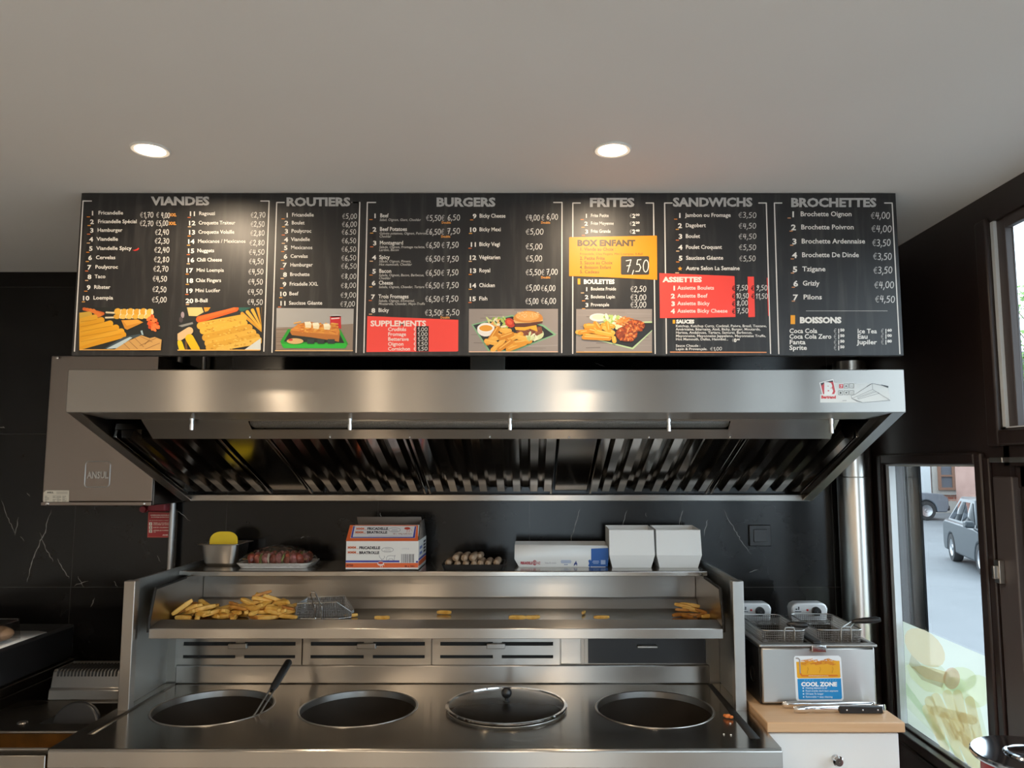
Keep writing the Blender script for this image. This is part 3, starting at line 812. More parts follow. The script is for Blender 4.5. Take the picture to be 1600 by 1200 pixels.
# sloped filter bank
ga = Vector((0, fb.y + .004, fb.z)); gb = Vector((0, 2.992, 1.532))
dv = (gb - ga).normalized(); nv = Vector((0, dv.z, -dv.y)); nv = nv if nv.y < 0 else -nv        # towards the room, downwards
FL = (gb - ga).length
G = lambda x, f, h: Vector((x, 0, 0)) + ga + dv * (FL * f) + nv * (h - .031)
pX = lambda px: (px - CX) * .002483
def filt(pxa, pxb, ribs):
    mb = MB(); xa, xb = pX(pxa), pX(pxb)
    v = [G(x, f, h) for x, f, h in ((xa, 0, 0), (xb, 0, 0), (xb, 1, 0), (xa, 1, 0), (xa, 0, -.02), (xb, 0, -.02), (xb, 1, -.02), (xa, 1, -.02))]
    mb.mesh(v, [(0, 1, 2, 3), (7, 6, 5, 4), (0, 4, 5, 1), (1, 5, 6, 2), (2, 6, 7, 3), (3, 7, 4, 0)])
    f = mb.build('baffle_filter', M_filter, t)
    for x in (xa + .006, xb - .006):
        mb = MB(); h = .028
        v = [G(x + a, q, hh) for hh in (0.0005, h) for q in (0, 1) for a in (-.005, .005)]
        mb.mesh(v, [(0, 1, 3, 2), (4, 6, 7, 5), (0, 4, 5, 1), (2, 3, 7, 6), (0, 2, 6, 4), (1, 5, 7, 3)]); mb.build('filter_frame', M_filter, f, bevel=.002)
    for rp in ribs:
        x = pX(rp); mb = MB(); w = .0135; h = .030
        # a hollow folded channel: wide shallow U with a pale rounded foot
        sec = [(-.021, .002), (-.0135, h), (.0135, h), (.021, .002)]
        v = []; n = 0
        for q in (.0, .5, .935, .985):
            k = 1.0 if q < .95 else .5
            for sx, sh in sec: v.append(G(x + sx, q, sh * k + (0 if q < .95 else .001)))
        fc = []
        for i in range(3):
            for j in range(3):
                fc.append((i * 4 + j, i * 4 + j + 1, (i + 1) * 4 + j + 1, (i + 1) * 4 + j))
        fc.append((12, 13, 14, 15)); fc.append((3, 2, 1, 0))
        mb.mesh(v, fc); mb.build('baffle', M_filter, f)
def blank(pxa, pxb):
    mb = MB(); xa, xb = pX(pxa), pX(pxb)
    v = [G(x, f, h) for x, f, h in ((xa, 0, .02), (xb, 0, .02), (xb, .97, .02), (xa, .97, .02), (xa, 0, -.02), (xb, 0, -.02), (xb, .97, -.02), (xa, .97, -.02))]
    mb.mesh(v, [(0, 1, 2, 3), (7, 6, 5, 4), (0, 4, 5, 1), (1, 5, 6, 2), (2, 6, 7, 3), (3, 7, 4, 0)]); mb.build('blank_panel', M_filter, t, bevel=.002)
filt(292, 428, (309, 335, 360, 386, 414))
blank(431, 484)
filt(487, 668, (501, 526, 550, 573, 598, 624, 650))
filt(671, 863, (690, 711, 734, 757, 784, 808, 834, 855))
blank(866, 916)
filt(919, 1104, (926, 944, 967, 994, 1020, 1046, 1070, 1092))
filt(1107, 1252, (1128, 1155, 1184, 1210, 1238))
M_sheet = steel('dull_side_steel', (.42, .43, .42), .5, 0, 0)
# soffit beside the filters at both ends
for xa, xb in ((HX0 + .007, pX(291)), (pX(1253), HX1 - .007)):
    mb = MB(); v = [Vector((x, y, z + h)) for h in (0, .004) for y, z in ((fa.y, fa.z + .006), (2.995, BZ0 + .03)) for x in (xa, xb)]
    if xb - xa > .02:
        mb.mesh(v, [(0, 1, 3, 2), (4, 6, 7, 5), (0, 4, 5, 1), (2, 3, 7, 6), (0, 2, 6, 4), (1, 5, 7, 3)]); mb.build('inner_side_sheet', M_sheet, t)
mb = MB(); mb.box(HX0 + .006, HX1 - .006, 2.995, 3.03, BZ0, BZ0 + .024); mb.build('grease_gutter', M_steel, t, bevel=.002)
for px, py in ((302, 663), (548, 663), (797, 663), (1044, 665), (1297, 668)):
    x = (px - CX) / FPX * 2.37; mb = MB(); p = Vector((x, 2.36, EYE + 2.36 * ray(px, py + 9).z / ray(px, py + 9).y))
    mb.lathe([(.001, 0), (.0075, 0), (.0075, .018), (.0060, .018), (.0060, .030), (.0085, .030), (.0085, .046), (.001, .046)], p, 14); mb.build('spray_nozzle', M_chrome, t)
# sticker on the front
st = Print(lambda px, py, l: atY(px, py, HY - l), 1270, 580, 10.0)
st.poly([(115, 360), (160, 360), (330, 175), (640, 180), (660, 200), (920, 185), (1180, 240), (1210, 450), (780, 490), (115, 490)], '#d9dcda').up()
st.poly([(100, 178), (320, 122), (370, 330), (350, 370), (150, 380)], '#e4e4e2').up()
st.poly([(122, 188), (312, 142), (352, 318), (335, 358), (160, 358)], '#c8434a').up()
st.poly([(122, 188), (200, 168), (312, 142), (318, 165), (180, 178), (140, 230)], '#1d2226').up()
st.text('B', 178, 268, 170, '#ececea', x1=318, bold=.07).up()
st.text('Bertrand', 132, 403, 44, '#cf2f38', x1=360, bold=.05).up()
for i, (bx, by) in enumerate(((412, 202), (488, 198), (574, 196), (402, 306), (490, 304), (576, 304))):
    if i == 0: st.rect(bx, by, bx + 62, by + 64, '#d8545c').up().text('7', bx + 18, by + 34, 40, '#f0e8e8', bold=.03)
    else:
        st.line([(bx, by), (bx + 66, by), (bx + 66, by + 64), (bx, by + 64), (bx, by)], 5, '#55585c')
        if i == 1: st.poly([(bx + 16, by + 42), (bx + 50, by + 42), (bx + 33, by + 18)], '#2c2f33')
        elif i == 4: st.poly([(bx + 16, by + 22), (bx + 50, by + 22), (bx + 33, by + 48)], '#2c2f33')
        elif i == 3: st.ell(bx + 33, by + 32, 13, 15, '#3b3e42')
        else: st.line([(bx + 18, by + 36), (bx + 48, by + 36)], 5, '#7a7d80')
st.up()
for pts, w in (([(655, 365), (930, 190), (1180, 245), (1175, 262)], 5), ([(930, 190), (935, 285), (1210, 455), (780, 490), (610, 425), (935, 285)], 4), ([(610, 425), (600, 380), (655, 365)], 4), ([(700, 420), (990, 320), (1040, 345), (715, 435), (700, 420)], 4), ([(690, 405), (960, 312)], 3)):
    st.line(pts, w, '#5a6066')
st.poly([(1060, 208), (1182, 232), (1180, 262), (1090, 228)], '#20262b'); st.poly([(840, 240), (925, 188), (905, 205), (850, 243)], '#20262b'); st.poly([(600, 425), (690, 462), (780, 492), (690, 470)], '#2c3237')
st.line([(465, 460), (525, 458)], 7, '#8a8d90')
st.build('control_sticker', M_print, t)

# duct and pipes above the hood, up the wall to the ceiling
q0, q1 = atY(736, 570, 2.86), atY(790, 570, 2.86)
mb = MB(); mb.box(q0.x, q1.x, 2.82, 3.05, HZ1, CZ); o = mb.build('exhaust_duct', M_steel_dk, bevel=.004)
tag(o, 'steel exhaust duct rising from the hood behind the burgers section of the menu board', 'duct')
q0, q1 = atY(183, 570, 2.95), atY(246, 570, 2.95)
mb = MB(); mb.box(q0.x, q1.x - .01, 2.94, 3.075, 2.062, CZ - .02); o = mb.build('wall_conduit_box', M_ansul, bevel=.004)
tag(o, 'upper grey steel box on the wall above the fire suppression cabinet, behind the menu board', 'box')
for px, lab in ((276, 'thin grey pipe running down the marble wall left of the shelf'),):
    q = atY(px, 570, 3.03); 
    mb = MB(); mb.tube([(-1.40, 3.045, CZ - .001), (-1.40, 3.045, .3)], .011, 12); o = mb.build('wall_pipe', M_pipe); tag(o, lab, 'pipe')
q = atY(287, 565, 3.0)
mb = MB(); mb.tube([(-1.30, 3.04, CZ - .001), (-1.30, 3.04, HZ1 + .0)], .009, 12); o = mb.build('wall_pipe', M_pipe); tag(o, 'short grey pipe between the hood and the ceiling at the hood left end', 'pipe')

# ================================================================ FIRE SUPPRESSION CABINET
AY = 2.82
A0, A1 = atY(65, 790, AY), atY(237, 790, AY); AT = atY(80, 556, AY)
t = thing('fire_suppression_cabinet', 'grey steel wall cabinet with an embossed square logo, left of the hood', 'cabinet', ((A0.x + A1.x) / 2, 2.95, A0.z))
mb = MB(); mb.box(A0.x, A1.x, AY + .012, WY - .001, A0.z, AT.z); mb.build('body', M_ansul, t, bevel=.004)
mb = MB(); mb.box(A0.x, A1.x, AY, AY + .011, A0.z + .014, AT.z); mb.build('door', M_ansul, t, bevel=.003)
mb = MB(); mb.box(A0.x, A1.x, AY - .006, AY + .011, A0.z, A0.z + .013); mb.build('bottom_edge', M_ansul, t, bevel=.002)
for px, py in ((74, 787), (225, 787), (90, 559)):
    p = atY(px, py, AY - .006); mb = MB(); mb.ball(p, .006, .004, .006, 10); mb.build('screw', M_chrome, t)
# embossed square with lettering
q0 = atY(132, 761, AY); q1 = atY(173, 721, AY); mb = MB()
x0, x1, z0, z1 = q0.x, q1.x, q0.z, q1.z; r = .012
pts = []
for cxx, czz, a in ((x1 - r, z1 - r, 0), (x0 + r, z1 - r, PI / 2), (x0 + r, z0 + r, PI), (x1 - r, z0 + r, 1.5 * PI)):
    for k in range(6):
        b = a + PI / 2 * k / 5; pts.append(Vector((cxx + r * math.cos(b), AY - .0005, czz + r * math.sin(b))))
pts.append(pts[0]); mb.tube(pts, .0022, 6, False); 
vs, fs = glyphs('ANSUL', .03); mxv = max(v[0] for v in vs); qa = atY(137, 742, AY)
kx = (atY(170, 742, AY).x - qa.x) / mxv
lg = mb.build('embossed_logo', M_pipe, t)
mb = MB(); mb.mesh([Vector((qa.x + v[0] * kx, AY - .002, qa.z - .012 + v[1] * .034)) for v in vs], fs); mb.build('embossed_lettering', M_pipe, lg, solid=.002, smooth=False)
st = Print(lambda px, py, l: atY(px, py, AY - l), 0, 540, 4.0)
st.poly([(288, 905), (432, 905), (430, 984), (270, 982), (272, 918)], '#cfc8b8').up()
st.text('ANSUL', 294, 918, 9, '#3a3632', bold=.05)
for k in range(4): st.line([(354, 914 + k * 4.5), (422, 914 + k * 4.5)], 1.6, '#8d867a')
for bx in (280, 330, 356, 390):
    for k in range(8):
        if random.random() < .8: st.line([(bx, 940 + k * 5.4), (bx + random.choice((14, 22, 26)), 940 + k * 5.4)], 2.2, '#7a7468')
st.build('rating_plate', M_print, t)

# red pull bracket and instruction sign
q = atY(238, 794, 3.03)
t = thing('pull_station', 'dark red manual release bracket under the grey wall cabinet', 'manual release', (q.x, 3.05, q.z - .02))
a, b = atY(234, 794, 3.02), atY(262, 790, 3.02)
mb = MB(); mb.box(a.x, b.x, 3.0, WY - .001, q.z - .012, q.z + .022); mb.build('housing', M_darkred, t, bevel=.006)
a = atY(219, 794, 3.0); mb = MB(); mb.lathe([(.001, -.012), (.012, -.012), (.015, 0), (.012, .012), (.001, .012)], (a.x, 3.03, q.z - .004), 14, Matrix.Rotation(PI / 2, 3, 'X')); 
mb.tube([(a.x, 3.03, q.z - .004), (a.x + .05, 3.04, q.z - .004)], .005, 8); mb.build('pull_ring', M_darkred, t)
st = Print(lambda px, py, l: atY(px, py, WY - .003 - l), 200, 780, 10.0)
k0 = [(316, 200), (703, 212), (683, 600), (302, 598)]
st.poly(k0, '#b0493f').up(); st.poly([(332, 214), (688, 222), (668, 584), (318, 582)], '#a3242a').up()
st.text('COMMANDE MANUELLE', 350, 249, 17, '#dcc0b0', x1=645, bold=.05); st.text('DU SYSTEME EXTINCTION', 362, 281, 15, '#dcc0b0', x1=640, bold=.04)
st.text('EN CAS DE FEU DANS LA CUISINE', 335, 333, 13, '#d0a898', x1=632, bold=.03)
for i, (y, ls) in enumerate(((385, ('TIRER LA GOUPILLE', 'COUPER LE GAZ')), (442, ('SORTIR CALMEMENT',)), (500, ('APPELER LES POMPIERS', '112')))):
    st.rect(328, y - 24, 378, y + 24, '#e0d4c4').up().text(str(i + 1), 344, y, 30, '#5a2a26', bold=.05)
    for j, s_ in enumerate(ls): st.text(s_, 394, y + (j - (len(ls) - 1) / 2) * 24, 16, '#dcc0b0', x1=640 if len(s_) > 4 else 432, bold=.04)
st.text('ANSUL', 540, 560, 18, '#e8d8cc', x1=662, bold=.05)

o = st.build('instruction_sign', M_print); tag(o, 'small red instruction sign on the wall below the grey cabinet', 'sign')

# wall socket on the right
a, b = atY(1170, 853, WY), atY(1203, 820, WY)
t = thing('wall_switch', 'black wall switch on the marble right of the white paper tubs', 'switch', ((a.x + b.x) / 2, WY, a.z))
mb = MB(); mb.box(a.x, b.x, WY - .012, WY - .0006, a.z, b.z); mb.build('plate', M_blackplastic, t, bevel=.003)
mb = MB(); mb.box(a.x + .016, b.x - .016, WY - .017, WY - .0121, a.z + .016, b.z - .016); mb.build('rocker', M_darkgrey, t, bevel=.002)

# ================================================================ FRYING RANGE
FX0, FX1, TZ = -1.275, .668, .90
t = thing('frying_range', 'long stainless steel frying range with four round wells under the hood', 'frying range', ((FX0 + FX1) / 2, 2.6, .0))
RANGE = t
mb = MB(); mb.box(FX0 + .012, FX1 - .012, 2.16, 2.74, .10, .66); mb.box(FX0 + .012, FX1 - .012, 2.16, 2.18, .6601, .850); mb.box(FX0 + .06, FX1 - .06, 2.24, 2.70, 0, .10); mb.build('base_cabinet', M_steel, t, bevel=.003)
mb = MB(); mb.box(FX0 + .012, FX1 - .012, 2.742, WY - .002, 0, 1.10); mb.build('rear_housing', M_steel_dk, t)
wells = []
for (xa, xb, yc) in ((238, 430, 1106.5), (470, 651, 1107.5), (700, 883, 1108), (931, 1114, 1109)):
    p = atZ((xa + xb) / 2, yc, TZ); p.y += .012
    f = p.y * CT + (TZ - EYE) * ST
    p.x = ((xa + xb) / 2 - CX) / FPX * f
    wells.append(p)
RW = .180
YF, YB = atZ(600, 1169.5, TZ).y, atZ(600, 1068, TZ).y
print('front edge', YF, 'back', YB, [tuple(round(c, 3) for c in w) for w in wells])
mb = MB()
xs = [FX0] + [(wells[i].x + wells[i + 1].x) / 2 for i in range(3)] + [FX1]
for i, c in enumerate(wells):
    x0, x1, y0, y1 = xs[i], xs[i + 1], YF, YB
    angs = sorted(set([2 * PI * k / 64 for k in range(64)] + [math.atan2(yy - c.y, xx - c.x) % (2 * PI) for xx in (x0, x1) for yy in (y0, y1)]))
    inn, out = [], []
    for a in angs:
        dx, dy = math.cos(a), math.sin(a); inn.append((c.x + RW * dx, c.y + RW * dy))
        tt = min([((x1 if dx > 0 else x0) - c.x) / dx if abs(dx) > 1e-9 else 1e9, ((y1 if dy > 0 else y0) - c.y) / dy if abs(dy) > 1e-9 else 1e9])
        out.append((c.x + tt * dx, c.y + tt * dy))
    n = len(angs)
    for k in range(n):
        k2 = (k + 1) % n
        mb.face([(*inn[k], TZ), (*out[k], TZ), (*out[k2], TZ), (*inn[k2], TZ)])
mb.build('worktop', M_top, t, recalc=False)
mb = MB(); mb.prism([(YF, TZ - .0005), (YF - .006, TZ - .006), (YF - .006, TZ - .048), (YF + .03, TZ - .048), (YF + .03, TZ - .0005)], FX0, FX1); mb.build('front_edge', M_steel, t, bevel=.002)
for x in (FX0, FX1 - .006):
    mb = MB(); mb.box(x, x + .006, YF + .031, YB, TZ - .048, TZ - .001); mb.build('side_edge', M_steel, t)
# drip grooves beside the wells
for pts in (((1250, 505, 12), (1440, 731, 32)),):
    a = atZ(1109, 1069, TZ + .0006); b = atZ(1180, 1154, TZ + .0006); w0 = .016; w1 = .028
    mb = MB(); mb.mesh([a + Vector((-w0 / 2, 0, 0)), a + Vector((w0 / 2, 0, 0)), b + Vector((w1 / 2, 0, 0)), b + Vector((-w1 / 2, 0, 0))], [(0, 1, 2, 3)]); mb.build('drip_groove', M_black, t, solid=.001)
a = atZ(276, 1067, TZ + .0006); b = atZ(141, 1147, TZ + .0006)
mb = MB(); mb.mesh([a + Vector((-.006, 0, 0)), a + Vector((.006, 0, 0)), b + Vector((.010, 0, 0)), b + Vector((-.010, 0, 0))], [(0, 1, 2, 3)]); mb.build('drip_groove', M_griddle, t, solid=.001)
for i, c in enumerate(wells):
    mb = MB(); mb.lathe([(RW, 0), (RW - .004, -.004), (RW - .006, -.15), (RW - .04, -.19), (.001, -.19)], (c.x, c.y, TZ), 64); wl_ = mb.build('frying_well', M_well, t)
    mb = MB(); mb.lathe([(RW + .003, .0003), (RW + .002, .0018), (RW - .001, .0022), (RW - .004, .0005), (RW - .005, -.018), (RW - .003, -.020)], (c.x, c.y, TZ), 64); mb.build('rim', M_satin, wl_)
    mb = MB(); mb.lathe([(.001, -.125), (RW - .007, -.125)], (c.x, c.y, TZ), 48); mb.build('oil', M_oil, wl_)
# small nuts on the rims
# upright guards at both ends, continuing back to the shelf
PY = 2.454
gprof = [(PY, TZ), (PY, 1.283), (WY - .003, 1.283), (WY - .003, TZ)]
for xa, xb, xs_ in ((-1.264, -1.256, -1.229), (.657, .665, .630)):
    mb = MB(); mb.prism(gprof, xa, xb); g = mb.build('end_guard', M_sheet, t, bevel=.001)
    mb = MB(); a, b = min(xa, xs_), max(xb, xs_); mb.box(a, b, PY - .012, PY + .02, TZ - .002, 1.287); mb.build('guard_post', M_steel, g, bevel=.002)
# splash back and slotted panels
IX0, IX1 = atY(276, 1020, 2.73).x, atY(1108, 1020, 2.73).x
mb = MB(); mb.box(IX0, IX1, YB - .004, YB + .026, TZ, .962); mb.build('splashback', M_steel, t, bevel=.004)
mb = MB(); mb.box(-1.258, .659, YB + .026, YB + .06, TZ, 1.12); mb.build('back_panel', M_steel_dk, t)
PYY = YB + .016
def slotted(pa, pb, tab):
    q0, q1 = atY(pa, 1020, PYY).x, atY(pb, 1020, PYY).x
    z = lambda py: atY(600, py, PYY).z
    w = q1 - q0; us = [q0, q0 + w * .06, q0 + w * .475, q0 + w * .545, q0 + w * .95, q1]
    vs = [z(1041), z(1027), z(1022), z(1007.5), z(1001.5), 1.10]
    mb = MB(); mb.gridholes(lambda u, v: Vector((u, PYY - .012, v)), us, vs, {(1, 1), (3, 1), (1, 3), (3, 3)})
    s_ = mb.build('slotted_panel', M_steel, t, solid=.004, recalc=False, smooth=False)
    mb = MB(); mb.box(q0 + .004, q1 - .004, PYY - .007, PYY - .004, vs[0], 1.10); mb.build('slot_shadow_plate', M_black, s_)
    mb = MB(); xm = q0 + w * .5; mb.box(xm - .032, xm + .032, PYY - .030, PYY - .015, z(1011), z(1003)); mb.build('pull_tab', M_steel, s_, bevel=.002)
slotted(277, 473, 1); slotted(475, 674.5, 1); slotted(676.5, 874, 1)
q0, q1 = atY(876, 1020, PYY).x, atY(907, 1020, PYY).x
mb = MB(); mb.box(q0, q1, PYY - .014, PYY - .003, .965, 1.10); mb.build('plain_panel', M_steel, t, bevel=.001)
q0, q1 = atY(913, 1020, PYY).x, atY(1107, 1020, PYY).x
mb = MB(); mb.box(q0, q1, PYY - .006, PYY - .003, .965, 1.10); dk = mb.build('recess_shade_plate', M_darkgrey, t)  # dark sheet in place of the shaded open recess
mb = MB(); mb.box(q0, q0 + .012, PYY - .014, PYY - .0061, .965, 1.10); mb.box(q1 - .012, q1, PYY - .014, PYY - .0061, .965, 1.10); mb.build('recess_frame', M_steel_dk, dk)
hx = atY(1010, 1008, PYY); mb = MB(); mb.box(hx.x - .035, hx.x + .035, PYY - .03, PYY - .0061, hx.z - .004, hx.z + .004); mb.build('handle', M_satin, dk, bevel=.002)
# holding tray for fries
TX0, TX1 = -1.207, .612
FLZ = 1.126                                              # tray floor
prof = [(2.50, 1.100), (2.50, 1.131), (2.503, 1.133), (2.58, 1.144), (2.592, FLZ), (2.862, FLZ), (2.882, 1.158), (2.90, 1.162), (2.90, 1.252), (2.904, 1.252), (2.904, 1.10)]
mb = MB(); mb.prism(prof[::-1], TX0, TX1); 
mb.build('holding_tray', M_steel, t, bevel=.0015)
M_trayfloor = M_top
mb = MB(); mb.box(TX0 + .004, TX1 - .004, 2.593, 2.861, FLZ, FLZ + .0012); mb.build('tray_floor', M_trayfloor, t)
endp = [(2.503, 1.12), (2.503, 1.150), (2.535, 1.250), (2.755, 1.2535), (2.90, 1.2535), (2.90, 1.12)]
for x in (TX0 - .005, TX1):
    mb = MB(); mb.prism(endp, x, x + .005); e_ = mb.build('tray_end', M_steel_dk, t, bevel=.001)
    mb = MB(); pts = [Vector((x + .0025, a, b)) for a, b in endp[:4]]; mb.tube(pts, .005, 8); mb.build('edge_gap_shade', M_black, e_)  # black tube painting the dark gap between tray end and guard
SZ = 1.272                                               # shelf top
mb = MB(); mb.prism([(2.78, SZ - .018), (2.78, SZ - .002), (2.783, SZ), (WY - .002, SZ), (WY - .002, SZ - .018)], -1.216, .6295); 
mb.box(-1.254, -1.2165, 2.80, WY - .004, SZ - .018, SZ - .002)
mb.build('top_shelf', M_top, t, bevel=.0015)

# ================================================================ MENU BOARD
BY = 2.156
c00, c10, c01, c11 = atY(122, 301, BY), atY(1399, 301, BY), atY(117, 554.5, BY), atY(1413, 557, BY)
bx0, bx1 = (c00.x + c01.x) / 2, (c10.x + c11.x) / 2
bz1, bz0 = min(CZ - .001, c00.z), (c01.z + c11.z) / 2
t = thing('menu_board', 'long black menu board with white lettering and food pictures above the hood', 'menu board', ((bx0 + bx1) / 2, BY, bz0))
BOARD = t
mb = MB(); mb.box(bx0, bx1, BY, BY + .022, bz0, bz1); mb.build('panel', M_board, t, bevel=.0015)
mb = MB()
for x in (-1.0, -.2, .6): mb.box(x - .02, x + .02, BY + .0225, BY + .10, CZ - .06, CZ - .001)
mb.build('hanging_bracket', M_satin, t)
board = lambda px, py, l: atY(px, py, BY - l)
GR, WH, HD = '#b9b6b2', '#e9e6e0', '#bdbbb9'
OG, YL = '#e09a4a', '#f2a81c'
CHK, ECH = '#dcdad6', '#a9a7a4'
random.seed(11)
def sec(ox, oy=290, s=4.4444): return Print(board, ox, oy, s)
def bracket(P, xl0, xl1, xr0, xr1, yt, yb, tick=58, w=8):
    P.line([(xl0 + tick, yt), (xl0, yt), (xl1, yb)], w, '#dedad4'); P.line([(xr0 - tick, yt), (xr0, yt), (xr1, yb)], w, '#dedad4')
def items(P, rows, cap=25, num=30, wf=1.10, dash=('#e0a04a',)):
    """rows: (number, right edge x of the number, y, name, x0, x1)"""
    for i, (n, xr, y, nm, xa, xb) in enumerate(rows):
        P.text(n, xr, y + 1, num, WH, align='R', bold=.03, wf=1.25)
        P.text(nm, xa, y - 2, cap, WH, x1=xb, bold=.008 if 'M' in nm else .016, wf=wf)
        P.line([(xr - 42 if len(n) == 1 else xr - 50, y + 27), (xr - 24 if len(n) == 1 else xr - 32, y + 27)], 6, dash[i % len(dash)])
DC = ('#d9822b', '#e0a04a', '#d8703c', '#e6b98c')
def heading(P, s, x0, x1, y, cap=56): P.text(s, x0, y, cap, HD, x1=x1, bold=.042)

# --- VIANDES
P = sec(110); heading(P, 'VIANDES', 565, 965, 106); bracket(P, 88, 28, 1380, 1343, 107, 1150); P.build('heading', M_boardprint, t)
P = sec(110)
items(P, [('1', 158, 190, 'Fricandelle', 193, 366), ('2', 163, 250, 'Fricandelle Sp\u00e9cial', 190, 460), ('3', 160, 310, 'Hamburger', 187, 362), ('4', 158, 372, 'Viandelle', 182, 330), ('5', 154, 436, 'Viandelle Spicy', 180, 425), ('6', 150, 500, 'Cervelas', 176, 312), ('7', 146, 566, 'Poulycroc', 172, 330), ('8', 146, 632, 'Taco', 168, 243), ('9', 140, 706, 'Ribster', 163, 278), ('10', 132, 780, 'Loempia', 158, 296),
          ('11', 865, 194, 'Ragouzi', 892, 1004), ('12', 868, 259, 'Croquette Traiteur', 890, 1145), ('13', 866, 323, 'Croquette Volaille', 888, 1138), ('14', 862, 387, 'Mexicanos / Mexicanos', 884, 1216), ('15', 860, 452, 'Nuggets', 880, 998), ('16', 860, 516, 'Chili Cheese', 877, 1052), ('17', 852, 588, 'Mini Loempia', 874, 1066), ('18', 853, 659, 'Chix Fingers', 870, 1046), ('19', 850, 729, 'Mini Lucifer', 866, 1040), ('20', 854, 799, 'B-Ball', 864, 952)], dash=DC)
P.poly([(428, 446), (440, 448), (462, 440), (472, 430), (478, 438), (466, 450), (446, 454)], '#c9342c')
P.text('XXL', 690, 203, 20, OG, x1=737, bold=.05).text('XXL', 684, 262, 20, OG, x1=735, bold=.05)
P.build('item_lettering', M_boardprint, t)
P = sec(110)
for s, x, y, xe in (('\u20ac1,70', 484, 203, 578), ('\u20ac', 596, 203, 618), ('4,00', 630, 206, 692), ('\u20ac2,70', 482, 262, 578), ('\u20ac5,00', 594, 260, 680), ('\u20ac2,40', 588, 324, 686), ('\u20ac2,30', 586, 384, 688), ('\u20ac2,40', 582, 446, 690), ('\u20ac2,80', 580, 512, 688), ('\u20ac2,70', 576, 578, 682), ('\u20ac4,50', 572, 646, 672), ('\u20ac2,50', 570, 720, 668), ('\u20ac5,00', 566, 792, 670),
                    ('\u20ac2,70', 1252, 204, 1356), ('\u20ac2,50', 1252, 268, 1350), ('\u20ac2,80', 1250, 330, 1350), ('\u20ac2,80', 1244, 398, 1350), ('\u20ac4,50', 1240, 462, 1350), ('\u20ac4,50', 1240, 526, 1344), ('\u20ac4,50', 1236, 598, 1342), ('\u20ac4,50', 1234, 668, 1338), ('\u20ac4,50', 1230, 738, 1336), ('\u20ac4,50', 1228, 808, 1338)):
    P.hand(s, x, y, 36, CHK, x1=xe, ec=ECH)
P.build('chalk_prices', M_boardprint, t)
# picture: breaded sausages
P = sec(110)
X0, Y0, X1, Y1 = 62, 846, 636, 1143
K = 4.4444 / 5.161                                          # second zoom: 310x80 region at 5.161
def Z(x, y, oy=480): return (x * K, ((oy - 290) * 4.4444 + y * K))
def clipquad(P, pts, c): P.poly([(min(max(x, P.bx[0]), P.bx[2]), min(max(y, P.bx[1]), P.bx[3])) for x, y in pts], c)
P.bx = (62, 846, 636, 1143)
clipquad(P, [(70, 846), (636, 846), (628, 1143), (54, 1143)], '#1f2322'); P.up()
def C(x0, y0, x1, y1, w, c):
    # a rolled piece clipped to the picture
    P.bx = P.bx; a = math.atan2(y1 - y0, x1 - x0); pts = []
    for k in range(9): t_ = a - PI / 2 + PI * k / 8; pts.append((x1 + w / 2 * math.cos(t_), y1 + w / 2 * math.sin(t_)))
    for k in range(9): t_ = a + PI / 2 + PI * k / 8; pts.append((x0 + w / 2 * math.cos(t_), y0 + w / 2 * math.sin(t_)))
    clipquad(P, pts, c); P.up(.4)
rs = random.Random(6)
for k in range(4): C(*Z(110 + k * 26, 14 + k * 4), *Z(262 - k * 12, 52 + k * 6), 22, rs.choice(['#cf6a2a', '#d9782f', '#c55c26']))
for k in range(7): C(*Z(20 + 0 * k, 70 + k * 46), *Z([150, 195, 250, 320, 368, 410, 425][k] , [60, 84, 105, 132, 165, 196, 222][k]), 44, ['#c9a03c', '#d8a02c', '#d99a1e', '#e0a224', '#dd9c1c', '#e2a42a', '#dc991b'][k])
for k in range(5):
    a = Z(84, 118 + k * 40); b = Z([210, 262, 330, 380, 410][k], [100, 122, 150, 184, 218][k]); P.line([a, b], 3, '#b87c14')
P.up(); C(*Z(290, 42), *Z(360, 46), 12, '#d8c9a8'); C(*Z(285, 84), *Z(360, 82), 12, '#d8c9a8')
for k in range(6): P.ell(*Z(382 + k * 52, 36 + (k % 2) * 4), 25, 24, rs.choice(['#dba63c', '#e2b04a', '#d49a30'])).up(.3); P.ell(*Z(410 + k * 50, 40), 7, 22, '#ead9b8').up(.3)
for k in range(6): P.ell(*Z(374 + k * 50, 76), 23, 17, rs.choice(['#dba63c', '#e6b85a', '#cf9830'])).up(.3); P.ell(*Z(402 + k * 50, 74), 6, 16, '#ead9b8').up(.3)
clipquad(P, [Z(410, 105), Z(545, 98), Z(588, 122), Z(458, 182), Z(438, 172)], '#c9852a'); P.up(); clipquad(P, [Z(424, 108), Z(540, 102), Z(575, 122), Z(455, 150)], '#dc9c3a'); P.up()
for k in range(26): P.ell(*Z(rs.uniform(628, 720), rs.uniform(72, 180)), rs.uniform(10, 22), rs.uniform(8, 14), rs.choice(['#d4521f', '#e0662a', '#c04418', '#e5763a']), 10, rs.uniform(0, 3)).up(.2)
clipquad(P, [Z(270, 335), Z(430, 240), Z(560, 215), Z(600, 240), Z(470, 250), Z(330, 340)], '#3c4a52'); P.up(); clipquad(P, [Z(290, 335), Z(440, 258), Z(480, 240), Z(500, 246), Z(380, 330)], '#b4c6cc'); clipquad(P, [Z(565, 190), Z(580, 186), Z(590, 225), Z(575, 222)], '#9fb6be'); P.up()
clipquad(P, [Z(360, 338), Z(470, 270), Z(572, 226), Z(640, 250), Z(680, 240), Z(736, 262), Z(728, 345), Z(360, 345)], '#c99a58'); P.up()
